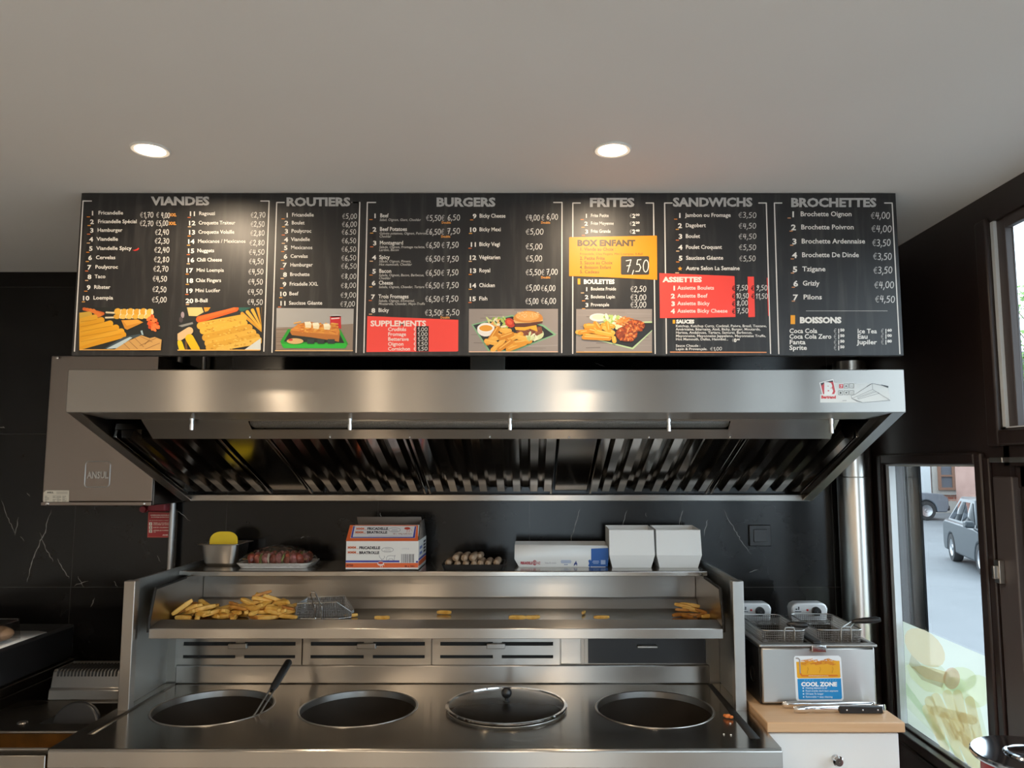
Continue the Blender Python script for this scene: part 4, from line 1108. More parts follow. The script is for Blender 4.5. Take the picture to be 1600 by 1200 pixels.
for a, b, c_, d_ in ((470, 270, 540, 335), (520, 250, 590, 320), (565, 235, 660, 280), (430, 292, 480, 340), (640, 258, 600, 300), (690, 250, 560, 310), (720, 290, 600, 340)): P.line([Z(a, b), Z(c_, d_)], 4, '#93683a')
P.up(); clipquad(P, [(54, 1137), (628, 1137), (628, 1144), (54, 1144)], '#e8b060')
P.build('food_picture', M_boardprint, t)
P = sec(110); P.bx = (744, 846, 1328, 1146)
clipquad(P, [(752, 846), (1328, 846), (1318, 1146), (742, 1146)], '#232526'); P.up()
clipquad(P, [Z(940, 0), Z(1060, 0), Z(1075, 40), Z(1020, 72), Z(955, 70)], '#d9bd7a'); clipquad(P, [Z(1075, 0), Z(1130, 0), Z(1110, 30), Z(1085, 38)], '#d98f2a'); P.up()
P.ell(*Z(905, 62), 12, 22, '#9a8a90').ell(*Z(892, 100), 14, 20, '#4a4246'); clipquad(P, [Z(1340, 0), Z(1460, 0), Z(1380, 40)], '#1d5a50'); P.up()
clipquad(P, [Z(870, 150), Z(905, 140), Z(985, 120), Z(990, 135), Z(900, 160)], '#8a8a86'); P.up()
for k in range(6): C(*Z(1385 + k * 42, 52 - k * 14), *Z(1560 + k * 20, 190 - k * 12), 24, rs.choice(['#dba02c', '#e2ab3a', '#cf9424']))
C(*Z(1040, 98), *Z(1330, 10), 46, '#df5a1c'); C(*Z(1045, 90), *Z(1320, 10), 22, '#e96a28')
for k in range(6):
    y0 = [150, 190, 245, 290, 325, 350][k]; x0 = [1048, 1072, 1090, 1110, 1120, 1200][k]; x1 = [1395, 1400, 1440, 1470, 1500, 1520][k]; y1 = [85, 130, 165, 205, 240, 270][k]
    C(*Z(x0, y0), *Z(x1, y1), 50, ['#d9a63c', '#e0ac3e', '#cf9a30', '#dca83e', '#d39e34', '#e0b24c'][k])
    for j in range(22):
        u = rs.random(); P.ell(*Z(x0 + (x1 - x0) * u + rs.uniform(-6, 6), y0 + (y1 - y0) * u + rs.uniform(-16, 16)), rs.uniform(4, 11), rs.uniform(3, 6), rs.choice(['#e8bb5c', '#c48c26', '#e2b048', '#b98322']), 7).up(.1)
clipquad(P, [Z(1400, 345), Z(1535, 250), Z(1535, 345)], '#cfd2cc'); P.up()
C(*Z(880, 240), *Z(960, 190), 52, '#d5b384'); C(*Z(960, 250), *Z(1010, 340), 58, '#e6b414'); C(*Z(880, 290), *Z(900, 345), 40, '#e2c01a'); clipquad(P, [Z(925, 270), Z(940, 280), Z(945, 345), Z(925, 345)], '#6b4a22'); P.up()
clipquad(P, [(742, 1139), (1318, 1139), (1318, 1146), (742, 1146)], '#eab35c')
P.build('food_picture', M_boardprint, t)

# --- ROUTIERS
P = sec(420); heading(P, 'ROUTIERS', 120, 566, 112); bracket(P, 55, 22, 632, 606, 117, 1158, 52); P.line([(577, 117), (632, 117)], 8, '#dedad4'); P.build('heading', M_boardprint, t)
P = sec(420)
items(P, [('1', 132, 204, 'Fricandelle', 160, 312), ('2', 136, 259, 'Boulet', 158, 248), ('3', 134, 316, 'Poulycroc', 156, 295), ('4', 134, 374, 'Viandelle', 154, 285), ('5', 130, 431, 'Mexicanos', 153, 302), ('6', 129, 491, 'Cervelas', 150, 270), ('7', 125, 551, 'Hamburger', 148, 305), ('8', 126, 617, 'Brochette', 146, 283), ('9', 122, 684, 'Fricadelle XXL', 143, 342), ('10', 124, 751, 'Beef', 141, 206), ('11', 116, 816, 'Saucisse G\u00e9ante', 139, 371)], cap=25, dash=DC)
P.build('item_lettering', M_boardprint, t)
P = sec(420)
for s, x, y, xe in (('\u20ac5,00', 510, 213, 614), ('\u20ac6,00', 508, 269, 614), ('\u20ac6.50', 506, 322, 608), ('\u20ac6,50', 506, 382, 608), ('\u20ac6,50', 504, 441, 608), ('\u20ac6,50', 504, 502, 608), ('\u20ac6,50', 502, 559, 612), ('\u20ac8,00', 502, 629, 610), ('\u20ac8,00', 500, 694, 608), ('\u20ac9,00', 498, 760, 608), ('\u20ac7,00', 496, 822, 600)):
    P.hand(s, x, y, 34, CHK, x1=xe, ec=ECH, w=3.6)
P.build('chalk_prices', M_boardprint, t)
P = sec(420)
K2 = 4.4444 / 5.0
def Z2(x, y): return (x * K2, (470 - 290) * 4.4444 + y * K2)
P.bx = (48, 848, 590, 1156)
clipquad(P, [(54, 850), (590, 855), (582, 1152), (46, 1150)], '#a9a6a2'); P.up()
clipquad(P, [(50, 990), (586, 960), (582, 1152), (46, 1150)], '#8d7b6c'); P.up()
for k in range(12): P.line([(54, 985 + k * 14), (rs.uniform(200, 580), 985 + k * 13)], rs.uniform(2, 5), rs.choice(['#7c6a5c', '#9b897a', '#857363']))
P.up(); P.ell(*Z2(520, 118), 42, 9, '#b9b6b4', 16); clipquad(P, [Z2(478, 120), Z2(562, 118), Z2(566, 220), Z2(480, 190)], '#c8242c'); P.up(); P.line([Z2(490, 140), Z2(550, 135)], 8, '#e8d0d0'); P.up()
P.poly([Z2(90, 318), Z2(150, 220), Z2(560, 225), Z2(618, 335), Z2(600, 368), Z2(110, 366)], '#1f9a2c'); P.up(); P.poly([Z2(118, 318), Z2(165, 238), Z2(545, 240), Z2(590, 330)], '#1c2420'); P.up()
P.poly([Z2(96, 335), Z2(600, 330), Z2(612, 350), Z2(594, 372), Z2(118, 370)], '#28b436'); P.up()
P.poly([Z2(165, 240), Z2(225, 185), Z2(310, 160), Z2(430, 185), Z2(540, 205), Z2(556, 240), Z2(548, 320), Z2(480, 308), Z2(330, 285), Z2(180, 268)], '#b8702c'); P.up()
P.poly([Z2(165, 230), Z2(225, 185), Z2(540, 205), Z2(552, 232), Z2(540, 268), Z2(330, 250)], '#d8893a'); P.up()
for k in range(60): P.cap(*(lambda a, b: (a[0], a[1], a[0] + rs.uniform(20, 46), a[1] + rs.uniform(-14, 14)))(Z2(rs.uniform(190, 500), rs.uniform(175, 245)), 0), 9, rs.choice(['#e09a3c', '#d2822c', '#e8ae58', '#c8722a']), 3).up(.05)
for x, y in ((308, 190), (370, 198), (455, 205)): P.poly([Z2(x - 30, y - 25), Z2(x + 15, y - 28), Z2(x + 28, y - 10), Z2(x + 20, y + 22), Z2(x - 22, y + 18)], '#ecdcb4').up().poly([Z2(x - 30, y - 25), Z2(x + 15, y - 28), Z2(x + 22, y - 8), Z2(x - 20, y - 2)], '#f6ecd0').up()
P.ell(*Z2(205, 315), 58, 20, '#d9b074').up().ell(*Z2(170, 305), 16, 8, '#c8402c'); 
for k in range(3): P.rect(*Z2(300 + k * 80, 300), *Z2(355 + k * 80, 335), '#2c3836')
P.up(); P.line([(46, 1146), (582, 1146)], 6, '#e2b47a'); P.build('food_picture', M_boardprint, t)

# --- BURGERS
P = sec(560); heading(P, 'BURGERS', 540, 952, 114, 58); bracket(P, 62, 38, 1414, 1412, 117, 1160); P.build('heading', M_boardprint, t)
P = sec(560)
rows = [('1', 120, 209, 'Beef', 150, 210), ('2', 125, 303, 'Beef Potatoes', 148, 337), ('3', 125, 398, 'Montagnard', 147, 310), ('4', 123, 498, 'Spicy', 144, 218), ('5', 121, 594, 'Bacon', 143, 228), ('6', 119, 676, 'Cheese', 141, 240), ('7', 116, 771, 'Trois Fromages', 139, 348), ('8', 117, 866, 'Bicky', 138, 212),
        ('9', 820, 211, 'Bicky Cheese', 840, 1021), ('10', 820, 305, 'Bicky Mexi', 839, 988), ('11', 816, 408, 'Bicky Vegi', 838, 982), ('12', 818, 499, 'V\u00e9g\u00e9tarien', 838, 985), ('13', 818, 590, 'Royal', 838, 915), ('14', 818, 693, 'Chicken', 838, 947), ('15', 816, 785, 'Fish', 837, 895)]
items(P, rows, cap=27, dash=DC)
for y, s in ((237, 'Salad, Oignon, Giant, Cheddar'), (331, 'Galette potatoes, Oignon, Poivron,'), (352, 'Cheddar'), (426, 'Salade, Oignon, Fromage raclette,'), (446, 'Lardon, Bacon'), (525, 'Salade, Oignon, Piment,'), (547, 'Hot mamouth, Cheddar'), (621, 'Salade, Oignon, Bacon, Barbecue,'), (642, 'Cheddar'), (703, 'Salade, Oignon, Cheedar, Tartare'), (799, 'Salade, Oignon, Emmental,'), (820, 'Mozzarella, Cheedar, Mayo-Truffe')):
    P.text(s, 146 - (y - 237) * .012, y, 17, '#c9c6c0', bold=.005, wf=.96, shear=.2)
for x, y in ((578, 256), (574, 353), (570, 915), (1268, 256), (1268, 637)): P.text('Double', x, y, 16, OG, x1=x + 64, bold=.03)
P.build('item_lettering', M_boardprint, t)
P = sec(560)
for s, x, y, xe in (('\u20ac5,50\u20ac', 470, 224, 600), ('6,50', 618, 220, 708), ('\u20ac6,50\u20ac', 468, 320, 598), ('7,50', 614, 316, 708), ('\u20ac6,50', 468, 412, 566), ('\u20ac', 578, 414, 600), ('7,50', 610, 412, 698), ('\u20ac6,50', 466, 508, 570), ('\u20ac', 576, 510, 600), ('7,50', 612, 508, 698), ('\u20ac6,50', 466, 606, 570), ('\u20ac', 574, 606, 598), ('7,50', 612, 602, 696), ('\u20ac6,50', 464, 692, 566), ('\u20ac', 574, 694, 598), ('7,50', 608, 692, 698), ('\u20ac6,50', 464, 786, 566), ('\u20ac', 574, 788, 598), ('7,50', 604, 786, 696), ('\u20ac3,50', 462, 882, 574), ('\u20ac', 566, 882, 596), ('5,50', 608, 880, 704),
                    ('\u20ac4,00', 1162, 222, 1262), ('\u20ac', 1270, 222, 1294), ('6,00', 1306, 216, 1388), ('\u20ac5,00', 1162, 320, 1288), ('\u20ac5,00', 1162, 422, 1280), ('\u20ac5,00', 1162, 506, 1278), ('\u20ac5,50\u20ac', 1162, 602, 1294), ('7,00', 1304, 598, 1386), ('\u20ac5,00', 1162, 710, 1262), ('\u20ac6,00', 1268, 712, 1370), ('\u20ac5,00', 1160, 802, 1252), ('\u20ac6,00', 1268, 800, 1374)):
    P.hand(s, x, y, 38, CHK, x1=xe, ec=ECH)
P.build('chalk_prices', M_boardprint, t)
P = sec(560)
P.poly([(62, 906), (694, 932), (693, 1148), (684, 1152), (56, 1156)], '#f4493f').up()
P.text('SUPPLEMENTS', 84, 957, 38, '#f2dcd4', x1=470, bold=.035)
P.rect(402, 976, 488, 1152, '#161414').up()
for y, s, xe, pr in ((997, 'Crudit\u00e9s', 332, '1,00'), (1031, 'Fromage', 331, '1,00'), (1065, 'Betterave', 350, '1,50'), (1099, 'Oignon', 313, '1,50'), (1133, 'Cornichon', 359, '1,50')):
    P.text(s, 205, y, 25, '#f2dcd4', x1=xe, bold=.02); P.text('\u20ac', 384, y, 26, '#f2dcd4', x1=400, bold=.015); P.hand(pr, 408, y, 24, CHK, x1=482, w=3.4)
P.build('supplements_panel', M_boardprint, t)
# burger plate pictures
def plate_picture(P, kind):
    w = rs
    if kind == 'burger':
        x0, y0, x1, y1 = 766, 856, 1386, 1158; ZZ = lambda x, y: ((x * K2) + (720 - 560) * 4.4444, (470 - 290) * 4.4444 + y * K2)
    else:
        x0, y0, x1, y1 = 800, 857, 1328, 1160; ZZ = lambda x, y: (x * K2, (470 - 290) * 4.4444 + y * K2)
    P.bx = (x0, y0, x1, y1)
    clipquad(P, [(x0 + 2, y0), (x1, y0), (x1, y1), (x0, y1)], '#948a84'); P.up()
    for k in range(26): 
        y = y0 + 8 + k * 11.4; xa = w.uniform(x0, x1 - 150); P.line([(xa, y), (min(x1 - 4, xa + w.uniform(80, 300)), y + w.uniform(-6, 6))], w.uniform(2, 6), w.choice(['#857b75', '#a39a94', '#766c66', '#9c918a']))
    P.up()
    if kind == 'burger':
        clipquad(P, [ZZ(82, 185), ZZ(400, 110), ZZ(650, 190), ZZ(748, 265), ZZ(420, 395), ZZ(215, 395)], '#7fae84'); P.up(); clipquad(P, [ZZ(98, 190), ZZ(400, 122), ZZ(640, 200), ZZ(725, 264), ZZ(410, 385), ZZ(225, 385)], '#23262a'); P.up()
        for k in range(36): P.ell(*ZZ(w.uniform(205, 370), w.uniform(135, 210)), w.uniform(8, 22), w.uniform(5, 12), w.choice(['#c8d08a', '#a9bf62', '#e8dcc0', '#e3a860', '#d9d4b0', '#8fae4a']), 8, w.uniform(0, 3)).up(.1)
        P.ell(*ZZ(385, 172), 38, 30, '#c43a24', 14, .6).up().ell(*ZZ(380, 168), 22, 15, '#da5a38', 12, .6).up()
        P.ell(*ZZ(195, 225), 60, 48, '#e8e2dc').up(); P.ell(*ZZ(196, 212), 60, 30, '#f0ece6').up(); P.ell(*ZZ(196, 214), 46, 22, '#e09a34').up()
        P.ell(*ZZ(570, 260), 70, 46, '#c9d0a0').up(); P.poly([ZZ(430, 240), ZZ(500, 215), ZZ(630, 200), ZZ(640, 250), ZZ(560, 290), ZZ(470, 268)], '#7c4630').up()
        for k in range(30): P.ell(*ZZ(w.uniform(440, 620), w.uniform(215, 262)), 9, 6, w.choice(['#6a3826', '#8f5638', '#a3664a']), 7).up(.05)
        P.poly([ZZ(420, 205), ZZ(500, 205), ZZ(590, 190), ZZ(600, 240), ZZ(540, 218), ZZ(500, 232), ZZ(430, 228)], '#eda832').up()
        P.poly([ZZ(412, 170), ZZ(640, 145), ZZ(638, 172), ZZ(560, 195), ZZ(430, 205)], '#5c3226').up()
        P.poly([ZZ(410, 150), ZZ(640, 138), ZZ(642, 158), ZZ(540, 172), ZZ(425, 176)], '#d8b070').up()
        pts = [ZZ(526 + 116 * math.cos(a), 140 + (62 if math.sin(a) < 0 else 30) * math.sin(a)) for a in [2 * PI * k / 28 for k in range(28)]]; P.poly(pts, '#c9843a').up()
        pts = [ZZ(520 + 92 * math.cos(a), 120 + 36 * math.sin(a)) for a in [2 * PI * k / 24 for k in range(24)]]; P.poly(pts, '#dda25a').up()
        for k in range(40): P.ell(*ZZ(w.uniform(440, 610), w.uniform(88, 130)), 4, 2.4, '#ecd0a0', 6, .5)
        P.up()
        fl = [(210, 330, 290, 215), (240, 300, 360, 270), (290, 265, 390, 310), (250, 385, 330, 310), (270, 330, 200, 315), (340, 260, 430, 270), (320, 230, 380, 235), (390, 300, 470, 260), (370, 380, 500, 330), (350, 350, 460, 320), (420, 330, 540, 315), (300, 380, 390, 320), (440, 280, 530, 300), (310, 290, 400, 260)]
        for a, b, c_, d_ in fl: P.cap(*ZZ(a, b), *ZZ(c_, min(d_, 378)), 34, w.choice(['#d9932a', '#e2a23a', '#cf8420', '#e8ac48'])).up(.3); P.line([ZZ(a + 4, b - 8), ZZ(c_ - 4, d_ - 8)], 6, '#eebb60').up(.2)
        for k in range(14): P.ell(*ZZ(w.uniform(520, 600), w.uniform(258, 300)), 20, 8, w.choice(['#cfd8a8', '#b4c47e', '#e0e2c0']), 8, w.uniform(0, 3)).up(.1)
    else:
        clipquad(P, [ZZ(890, 265), ZZ(1100, 170), ZZ(1500, 160), ZZ(1500, 235), ZZ(1345, 380)], '#b7cf9c'); P.up(); clipquad(P, [ZZ(905, 262), ZZ(1100, 178), ZZ(1498, 172), ZZ(1498, 228), ZZ(1340, 366)], '#26262a'); P.up()
        P.ell(*ZZ(1075, 130), 62, 28, '#e6e4d8').up().ell(*ZZ(1078, 126), 46, 18, '#d5d8bc').up()
        for k in range(60): P.ell(*ZZ(w.uniform(1120, 1260), w.uniform(120, 215)), w.uniform(10, 26), w.uniform(6, 13), w.choice(['#cdd9a2', '#b0c870', '#e6e6cc', '#9dbb5a', '#dcd8b8']), 8, w.uniform(0, 3)).up(.1)
        for k in range(46): P.cap(*(lambda a: (a[0], a[1], a[0] + w.uniform(14, 40), a[1] + w.uniform(-16, 16)))(ZZ(w.uniform(1200, 1310), w.uniform(130, 185))), 6, w.choice(['#dd8a3c', '#e8a45a', '#d0762c']), 3).up(.05)
        for cx_, cy_, rx, ry in ((1360, 195, 70, 42), (1295, 258, 76, 54)):
            P.ell(*ZZ(cx_, cy_), rx, ry, '#8c3a1a').up()
            for k in range(70):
                a = w.uniform(0, 6.28); r_ = w.random() ** .5; P.ell(*ZZ(cx_ + rx * .95 * r_ * math.cos(a) * 1.1, cy_ + ry * .95 * r_ * math.sin(a) * 1.1), w.uniform(5, 14), w.uniform(4, 8), w.choice(['#b8521f', '#d06c2c', '#7a2c12', '#a54418', '#e09050']), 8, a).up(.05)
        fl = [(910, 245, 990, 240), (930, 250, 1080, 225), (970, 270, 1150, 290), (960, 285, 1160, 295), (980, 215, 1100, 210), (1000, 190, 1060, 230), (1050, 175, 1090, 215), (1110, 190, 1190, 200), (1120, 210, 1190, 250), (1000, 230, 1130, 260), (1060, 240, 1180, 265), (1140, 175, 1160, 230), (975, 195, 1040, 195), (1195, 290, 1200, 315)]
        for a, b, c_, d_ in fl: P.cap(*ZZ(max(a, 912), b), *ZZ(c_, d_), 30, w.choice(['#dd9a2c', '#e8a83a', '#d28a22', '#eab04c'])).up(.3); P.line([ZZ(a + 8, b - 7), ZZ(c_ - 4, d_ - 7)], 6, '#f0c068').up(.2)
    P.up(); P.line([(x0 + 4, y1 - 4), (x1 - 2, y1 - 4)], 6, '#e8bfa0' if kind == 'burger' else '#e0a04a')
P = sec(560); plate_picture(P, 'burger'); P.build('food_picture', M_boardprint, t)

# --- FRITES
P = sec(720); heading(P, 'FRITES', 893, 1206, 116, 58); bracket(P, 778, 777, 1338, 1350, 121, 1166, 52); P.build('heading', M_boardprint, t)
P = sec(720)
items(P, [('1', 876, 209, 'Frite Petite', 902, 1027), ('2', 882, 263, 'Frite Moyenne', 902, 1062), ('3', 884, 318, 'Frite Grande', 902, 1040), ('1', 878, 718, 'Boulette Froide', 902, 1078), ('2', 886, 773, 'Boulette Lapin', 902, 1070), ('3', 886, 828, 'Proven\u00e7ale', 902, 1030)], cap=23, num=27, dash=DC)
for y, c_ in ((210, '00'), (264, '20'), (319, '40')): P.text('\u20ac', 1172, y, 26, ECH, x1=1190, bold=.0).text('2', 1192, y, 27, WH, x1=1212, bold=.05).text(c_, 1214, y - 7, 14, WH, x1=1242, bold=.05)
P.rect(812, 646, 830, 686, YL).text('BOULETTES', 853, 667, 29, WH, x1=1068, bold=.055)
P.build('item_lettering', M_boardprint, t)
P = sec(720)
for s, y in (('\u20ac2,50', 718), ('\u20ac3,00', 776), ('\u20ac3,00', 827)): P.hand(s, 1178, y, 38, CHK, x1=1290, ec=ECH)
P.build('chalk_prices', M_boardprint, t)
P = sec(720); plate_picture(P, 'meat'); P.build('food_picture', M_boardprint, t)
P = sec(720, ); P.k = 6
P.poly([(752, 362), (756, 358), (1358, 347), (1362, 351), (1364, 654), (1010, 636), (752, 628)], '#e8930a').up()
P.text('BOX ENFANT', 808, 398, 40, '#54462a', x1=1212, bold=.05)
BRN = '#5c4a22'
P.text('1. Viande au Choix :', 826, 441, 22, BRN, x1=1075, bold=.012).text('Fricandelle, Chix Fingers, Mini Loempias, B-Ball', 826, 474, 15, BRN, x1=1262, bold=.0)
for y, s, xe in ((504, '2. Petite Frite', 1000), (535, '3. Sauce au Choix', 1054), (567, '4. Boisson Enfant', 1044), (598, '5. Cadeau', 960)): P.text(s, 826, y, 23, BRN, x1=xe, bold=.012)
P.up().rrect(1112, 490, 1308, 619, 10, '#36332e').up().hand('7,50', 1140, 555, 84, '#ece8dc', x1=1312, w=6)
P.build('children_offer_panel', M_boardprint, t)

# --- SANDWICHS
P = sec(1020); heading(P, 'SANDWICHS', 140, 692, 114, 58); bracket(P, 82, 95, 788, 818, 121, 1166, 52); P.build('heading', M_boardprint, t)
P = sec(1020)
items(P, [('1', 192, 206, 'Jambon ou Fromage', 226, 541), ('2', 203, 277, 'Dagobert', 227, 368), ('3', 204, 352, 'Boulet', 227, 328), ('4', 206, 428, 'Poulet Croquant', 228, 480), ('5', 206, 503, 'Saucisse G\u00e9ante', 230, 489)], cap=27, num=32, dash=DC)
P.text('Autre Selon La Semaine', 231, 573, 27, WH, x1=603, bold=.018)
P.poly([(189 + (17 if k % 2 == 0 else 7) * math.cos(-PI / 2 + k * PI / 5), 577 + (17 if k % 2 == 0 else 7) * math.sin(-PI / 2 + k * PI / 5)) for k in range(10)], '#f0a030'); P.line([(158, 606), (180, 606)], 6, '#e6b98c')
P.rect(138, 932, 155, 958, YL).text('SAUCES', 163, 944, 24, WH, x1=288, bold=.06)
for y, s, xe in ((974, 'Ketchup, Ketchup Curry, Cocktail, Poivre, Bresil, Toscane,', 790), (997, 'Am\u00e9ricaine, B\u00e9arnaise, Aioli, Bicky, Burger, Moutarde,', 747), (1020, 'Harissa, Andalouse, Tartare, Samurai, Barbecue,', 690), (1043, 'Mayonnaise, Mayonnaise Jappaleno, Mayonnaise Truffe,', 785), (1066, 'Hot Mamouth, Dallas, Hannibal...', 524), (1111, 'Sauce Chaude :', 330), (1134, 'Lapin & Proven\u00e7ale.', 378)): P.text(s, 159, y, 17, WH, x1=xe, bold=.012)
P.text('\u20ac', 550, 1074, 22, ECH, x1=562, bold=0).text('0', 563, 1074, 23, WH, x1=582, bold=.05).text('60', 584, 1068, 11, WH, x1=604, bold=.05)
P.line([(122, 1156), (788, 1158)], 7, '#e0935c')
P.build('item_lettering', M_boardprint, t)
P = sec(1020)
for s, x, y, xe in (('\u20ac3,50', 594, 204, 722), ('\u20ac4,50', 596, 279, 720), ('\u20ac4,50', 596, 353, 722), ('\u20ac5,50', 598, 428, 720), ('\u20ac5,50', 600, 506, 716)): P.hand(s, x, y, 36, CHK, x1=xe, ec=ECH, w=3.8)
P.hand('\u20ac1,00', 398, 1133, 22, CHK, x1=482, w=3.2, ec=ECH)
P.build('chalk_prices', M_boardprint, t)
P = sec(1020); P.k = 6
RD = '#f4493f'
P.poly([(46, 608), (560, 628), (568, 630), (574, 912), (400, 916), (50, 920)], RD).poly([(658, 632), (702, 632), (710, 912), (664, 914)], RD).poly([(792, 640), (797, 640), (806, 905), (801, 905)], RD).up()
P.text('ASSIETTES', 72, 652, 33, '#f2dcd4', x1=341, bold=.055)
for n, y, s, xe in (('1', 711, 'Assiette Boulets', 425), ('2', 766, 'Assiette Beef', 380), ('3', 819, 'Assiette Bicky', 395), ('4', 871, 'Assiette Bicky Cheese', 519)):
    P.text(n, 154, y + 1, 30, '#f2dcd4', align='R', bold=.05, wf=1.25).text(s, 171, y - 2, 26, '#f2dcd4', x1=xe, bold=.018)
    P.text('\u20ac', 550, y + 2, 32, '#4a1512', x1=572, bold=.02)
for s, x, y, xe in (('7,50', 580, 708, 662), ('10,50', 576, 766, 668), ('8,00', 582, 816, 662), ('7,50', 582, 868, 666), ('9,50', 718, 710, 798), ('11,50', 712, 768, 800)): P.hand(s, x, y, 34, CHK, x1=xe, w=4.2)
P.text('\u20ac', 682, 712, 32, '#4a1512', x1=704, bold=.02).text('\u20ac', 684, 768, 32, '#4a1512', x1=706, bold=.02)
P.build('plates_panel', M_boardprint, t)

# --- BROCHETTES, BOISSONS
P = sec(1200); heading(P, 'BROCHETTES', 158, 753, 117, 58); bracket(P, 44, 75, 862, 916, 121, 1168, 52); P.build('heading', M_boardprint, t)
P = sec(1200)
items(P, [('1', 180, 198, 'Brochette Oignon', 224, 580), ('2', 194, 289, 'Brochette Poivron', 228, 595), ('3', 198, 387, 'Brochette Ardennaise', 231, 674), ('4', 202, 482, 'Brochette De Dinde', 234, 631), ('5', 203, 580, 'Tzigane', 238, 399), ('6', 209, 679, 'Grizly', 240, 358), ('7', 209, 775, 'Pilons', 244, 374)], cap=33, num=38, dash=('#e3a070', '#e0935c'))
for k in range(66): P.line([(266 + k * 8.6, 870), (269 + k * 8.6, 870)], 4, '#cfccc8')
P.rect(157, 900, 188, 962, '#f0a21c').text('BOISSONS', 220, 934, 39, WH, x1=510, bold=.055)
for y, s, xe, c_ in ((1008, 'Coca Cola', 342, '50'), (1047, 'Coca Cola Zero', 440, '50'), (1086, 'Fanta', 260, '50'), (1125, 'Sprite', 270, '50')):
    P.text(s, 148, y, 31, WH, x1=xe, bold=.02).text('\u20ac', 456, y + 2, 32, ECH, x1=476, bold=0).text('1', 480, y + 2, 32, WH, x1=494, bold=.02).text(c_, 501, y - 5, 18, WH, x1=531, bold=.05)
for y, s, xe, c_ in ((1010, 'Ice Tea', 756, '60'), (1047, 'Eau', 691, '00'), (1086, 'Jupiler', 757, '80')):
    P.text(s, 620, y, 31, WH, x1=xe, bold=.02).text('\u20ac', 784, y + 1, 32, ECH, x1=804, bold=0).text('1', 808, y + 1, 32, WH, x1=822, bold=.02).text(c_, 829, y - 6, 18, WH, x1=860, bold=.05)
P.build('item_lettering', M_boardprint, t)
P = sec(1200)
for s, x, y, xe in (('\u20ac4,00', 714, 208, 850), ('\u20ac4,00', 718, 299, 862), ('\u20ac3,50', 724, 396, 854), ('\u20ac3,50', 730, 490, 862), ('\u20ac3,50', 732, 588, 866), ('\u20ac4,00', 738, 690, 878), ('\u20ac4,50', 744, 788, 884)): P.hand(s, x, y, 44, CHK, x1=xe, ec=ECH)
P.build('chalk_prices', M_boardprint, t)

# ================================================================ THINGS ON THE RANGE
# skimmer resting in the first well
t = thing('skimmer', 'wire skimmer with a black handle leaning in the leftmost frying well', 'skimmer', (atZ(405, 1115, TZ)))
r0 = Vector((0, 0, 0))
base = atZ(404, 1113, TZ + .012); top = base + Vector((.060, .10, .155))
dirv = (top - base).normalized()
hand_end = atY(452, 1033, 2.60)
low = base
u = (hand_end - low)
mid = low + u * .42
sidev = u.cross(Vector((0, 1, 0))).normalized() * .0065
mb = MB()
for s in (-1, 1):
    mb.tube([low + sidev * s + Vector((-.05, .03, -.06)), low + sidev * s, mid + sidev * s, mid + u * .05 + sidev * s * .5], .0026, 8)
mb.build('shaft', M_wire, t)
mb = MB(); mb.tube([mid - u * .02, mid + u * .08, mid + u * .35, hand_end - u * .03, hand_end], [.008, .0115, .0125, .0125, .008], 14); mb.build('handle', M_blackplastic, t)
c = low + Vector((-.075, .045, -.09)); mb = MB()
Rm = Matrix.Rotation(.35, 3, 'Y')
for k in range(8):
    rr = .012 + k * .0068
    mb.tube([c + Rm @ Vector((rr * math.cos(a), rr * math.sin(a), -.012 * (1 - rr / .06))) for a in [2 * PI * j / 24 for j in range(25)]], .0012, 5)
for k in range(4):
    a = PI * k / 4; v = Rm @ Vector((math.cos(a), math.sin(a), 0)) * .06; mb.tube([c - v, c, c + v], .0014, 5)
mb.build('wire_spoon', M_wire, t)

# glass lid on the third well
c = wells[2]
t = thing('glass_lid', 'round glass lid with steel rim and black ball knob on the third frying well', 'pan lid', (c.x, c.y, TZ))
RL = .1865
mb = MB(); mb.lathe([(RL - .008, .008), (RL - .03, .012), (.11, .0165), (.05, .0185), (.012, .019), (.001, .019)], (c.x, c.y, TZ), 56); mb.build('pane', M_lidglass, t)
mb = MB(); mb.lathe([(RL - .009, .0078), (RL - .008, .0125), (RL - .001, .0125), (RL + .002, .010), (RL, .0075), (RL - .009, .0076)], (c.x, c.y, TZ), 64); mb.build('rim', M_chrome, t)
mb = MB(); mb.lathe([(.006, .0195), (.006, .030)], (c.x, c.y, TZ), 12); mb.lathe([(.010, .0195), (.010, .0225), (.001, .0225)], (c.x, c.y, TZ), 16); mb.ball((c.x, c.y, TZ + .045), .0165, seg=24); mb.build('knob', M_blackplastic, t)
# the dark scorched bar seen under it is the heating grate
mb = MB(); mb.box(c.x - .14, c.x - .05, c.y - .02, c.y - .008, TZ - .1, TZ - .094); mb.box(c.x + .02, c.x + .12, c.y - .02, c.y - .008, TZ - .1, TZ - .094); mb.build('heating_bar', M_black, RANGE)

# crumb of fried food by the right guard
p = atZ(1137, 1121, TZ + .004)
mb = MB(); mb.ball(p + Vector((0, 0, .004)), .011, .007, .006, 10, Matrix.Rotation(.5, 3, 'Z')); mb.ball(p + Vector((.009, -.006, .003)), .007, .005, .005, 8); mb.ball(p + Vector((-.006, .008, .003)), .006, .005, .005, 8)
o = mb.build('fried_crumb', M_orange); tag(o, 'small orange crumb of fried food on the worktop beside the right guard post', 'crumb')
for i, (px, py) in enumerate(((1131, 1148), (1142, 1149), (1141, 1131))):
    p = atZ(px, py, TZ); mb = MB(); mb.ball(p + Vector((0, 0, .0015)), .003, .002, .0015, 8); o = mb.build('food_crumb', M_paperwhite); tag(o, 'tiny pale crumb on the worktop in front of the rightmost frying well', 'crumb', 'pale crumbs by the right groove')

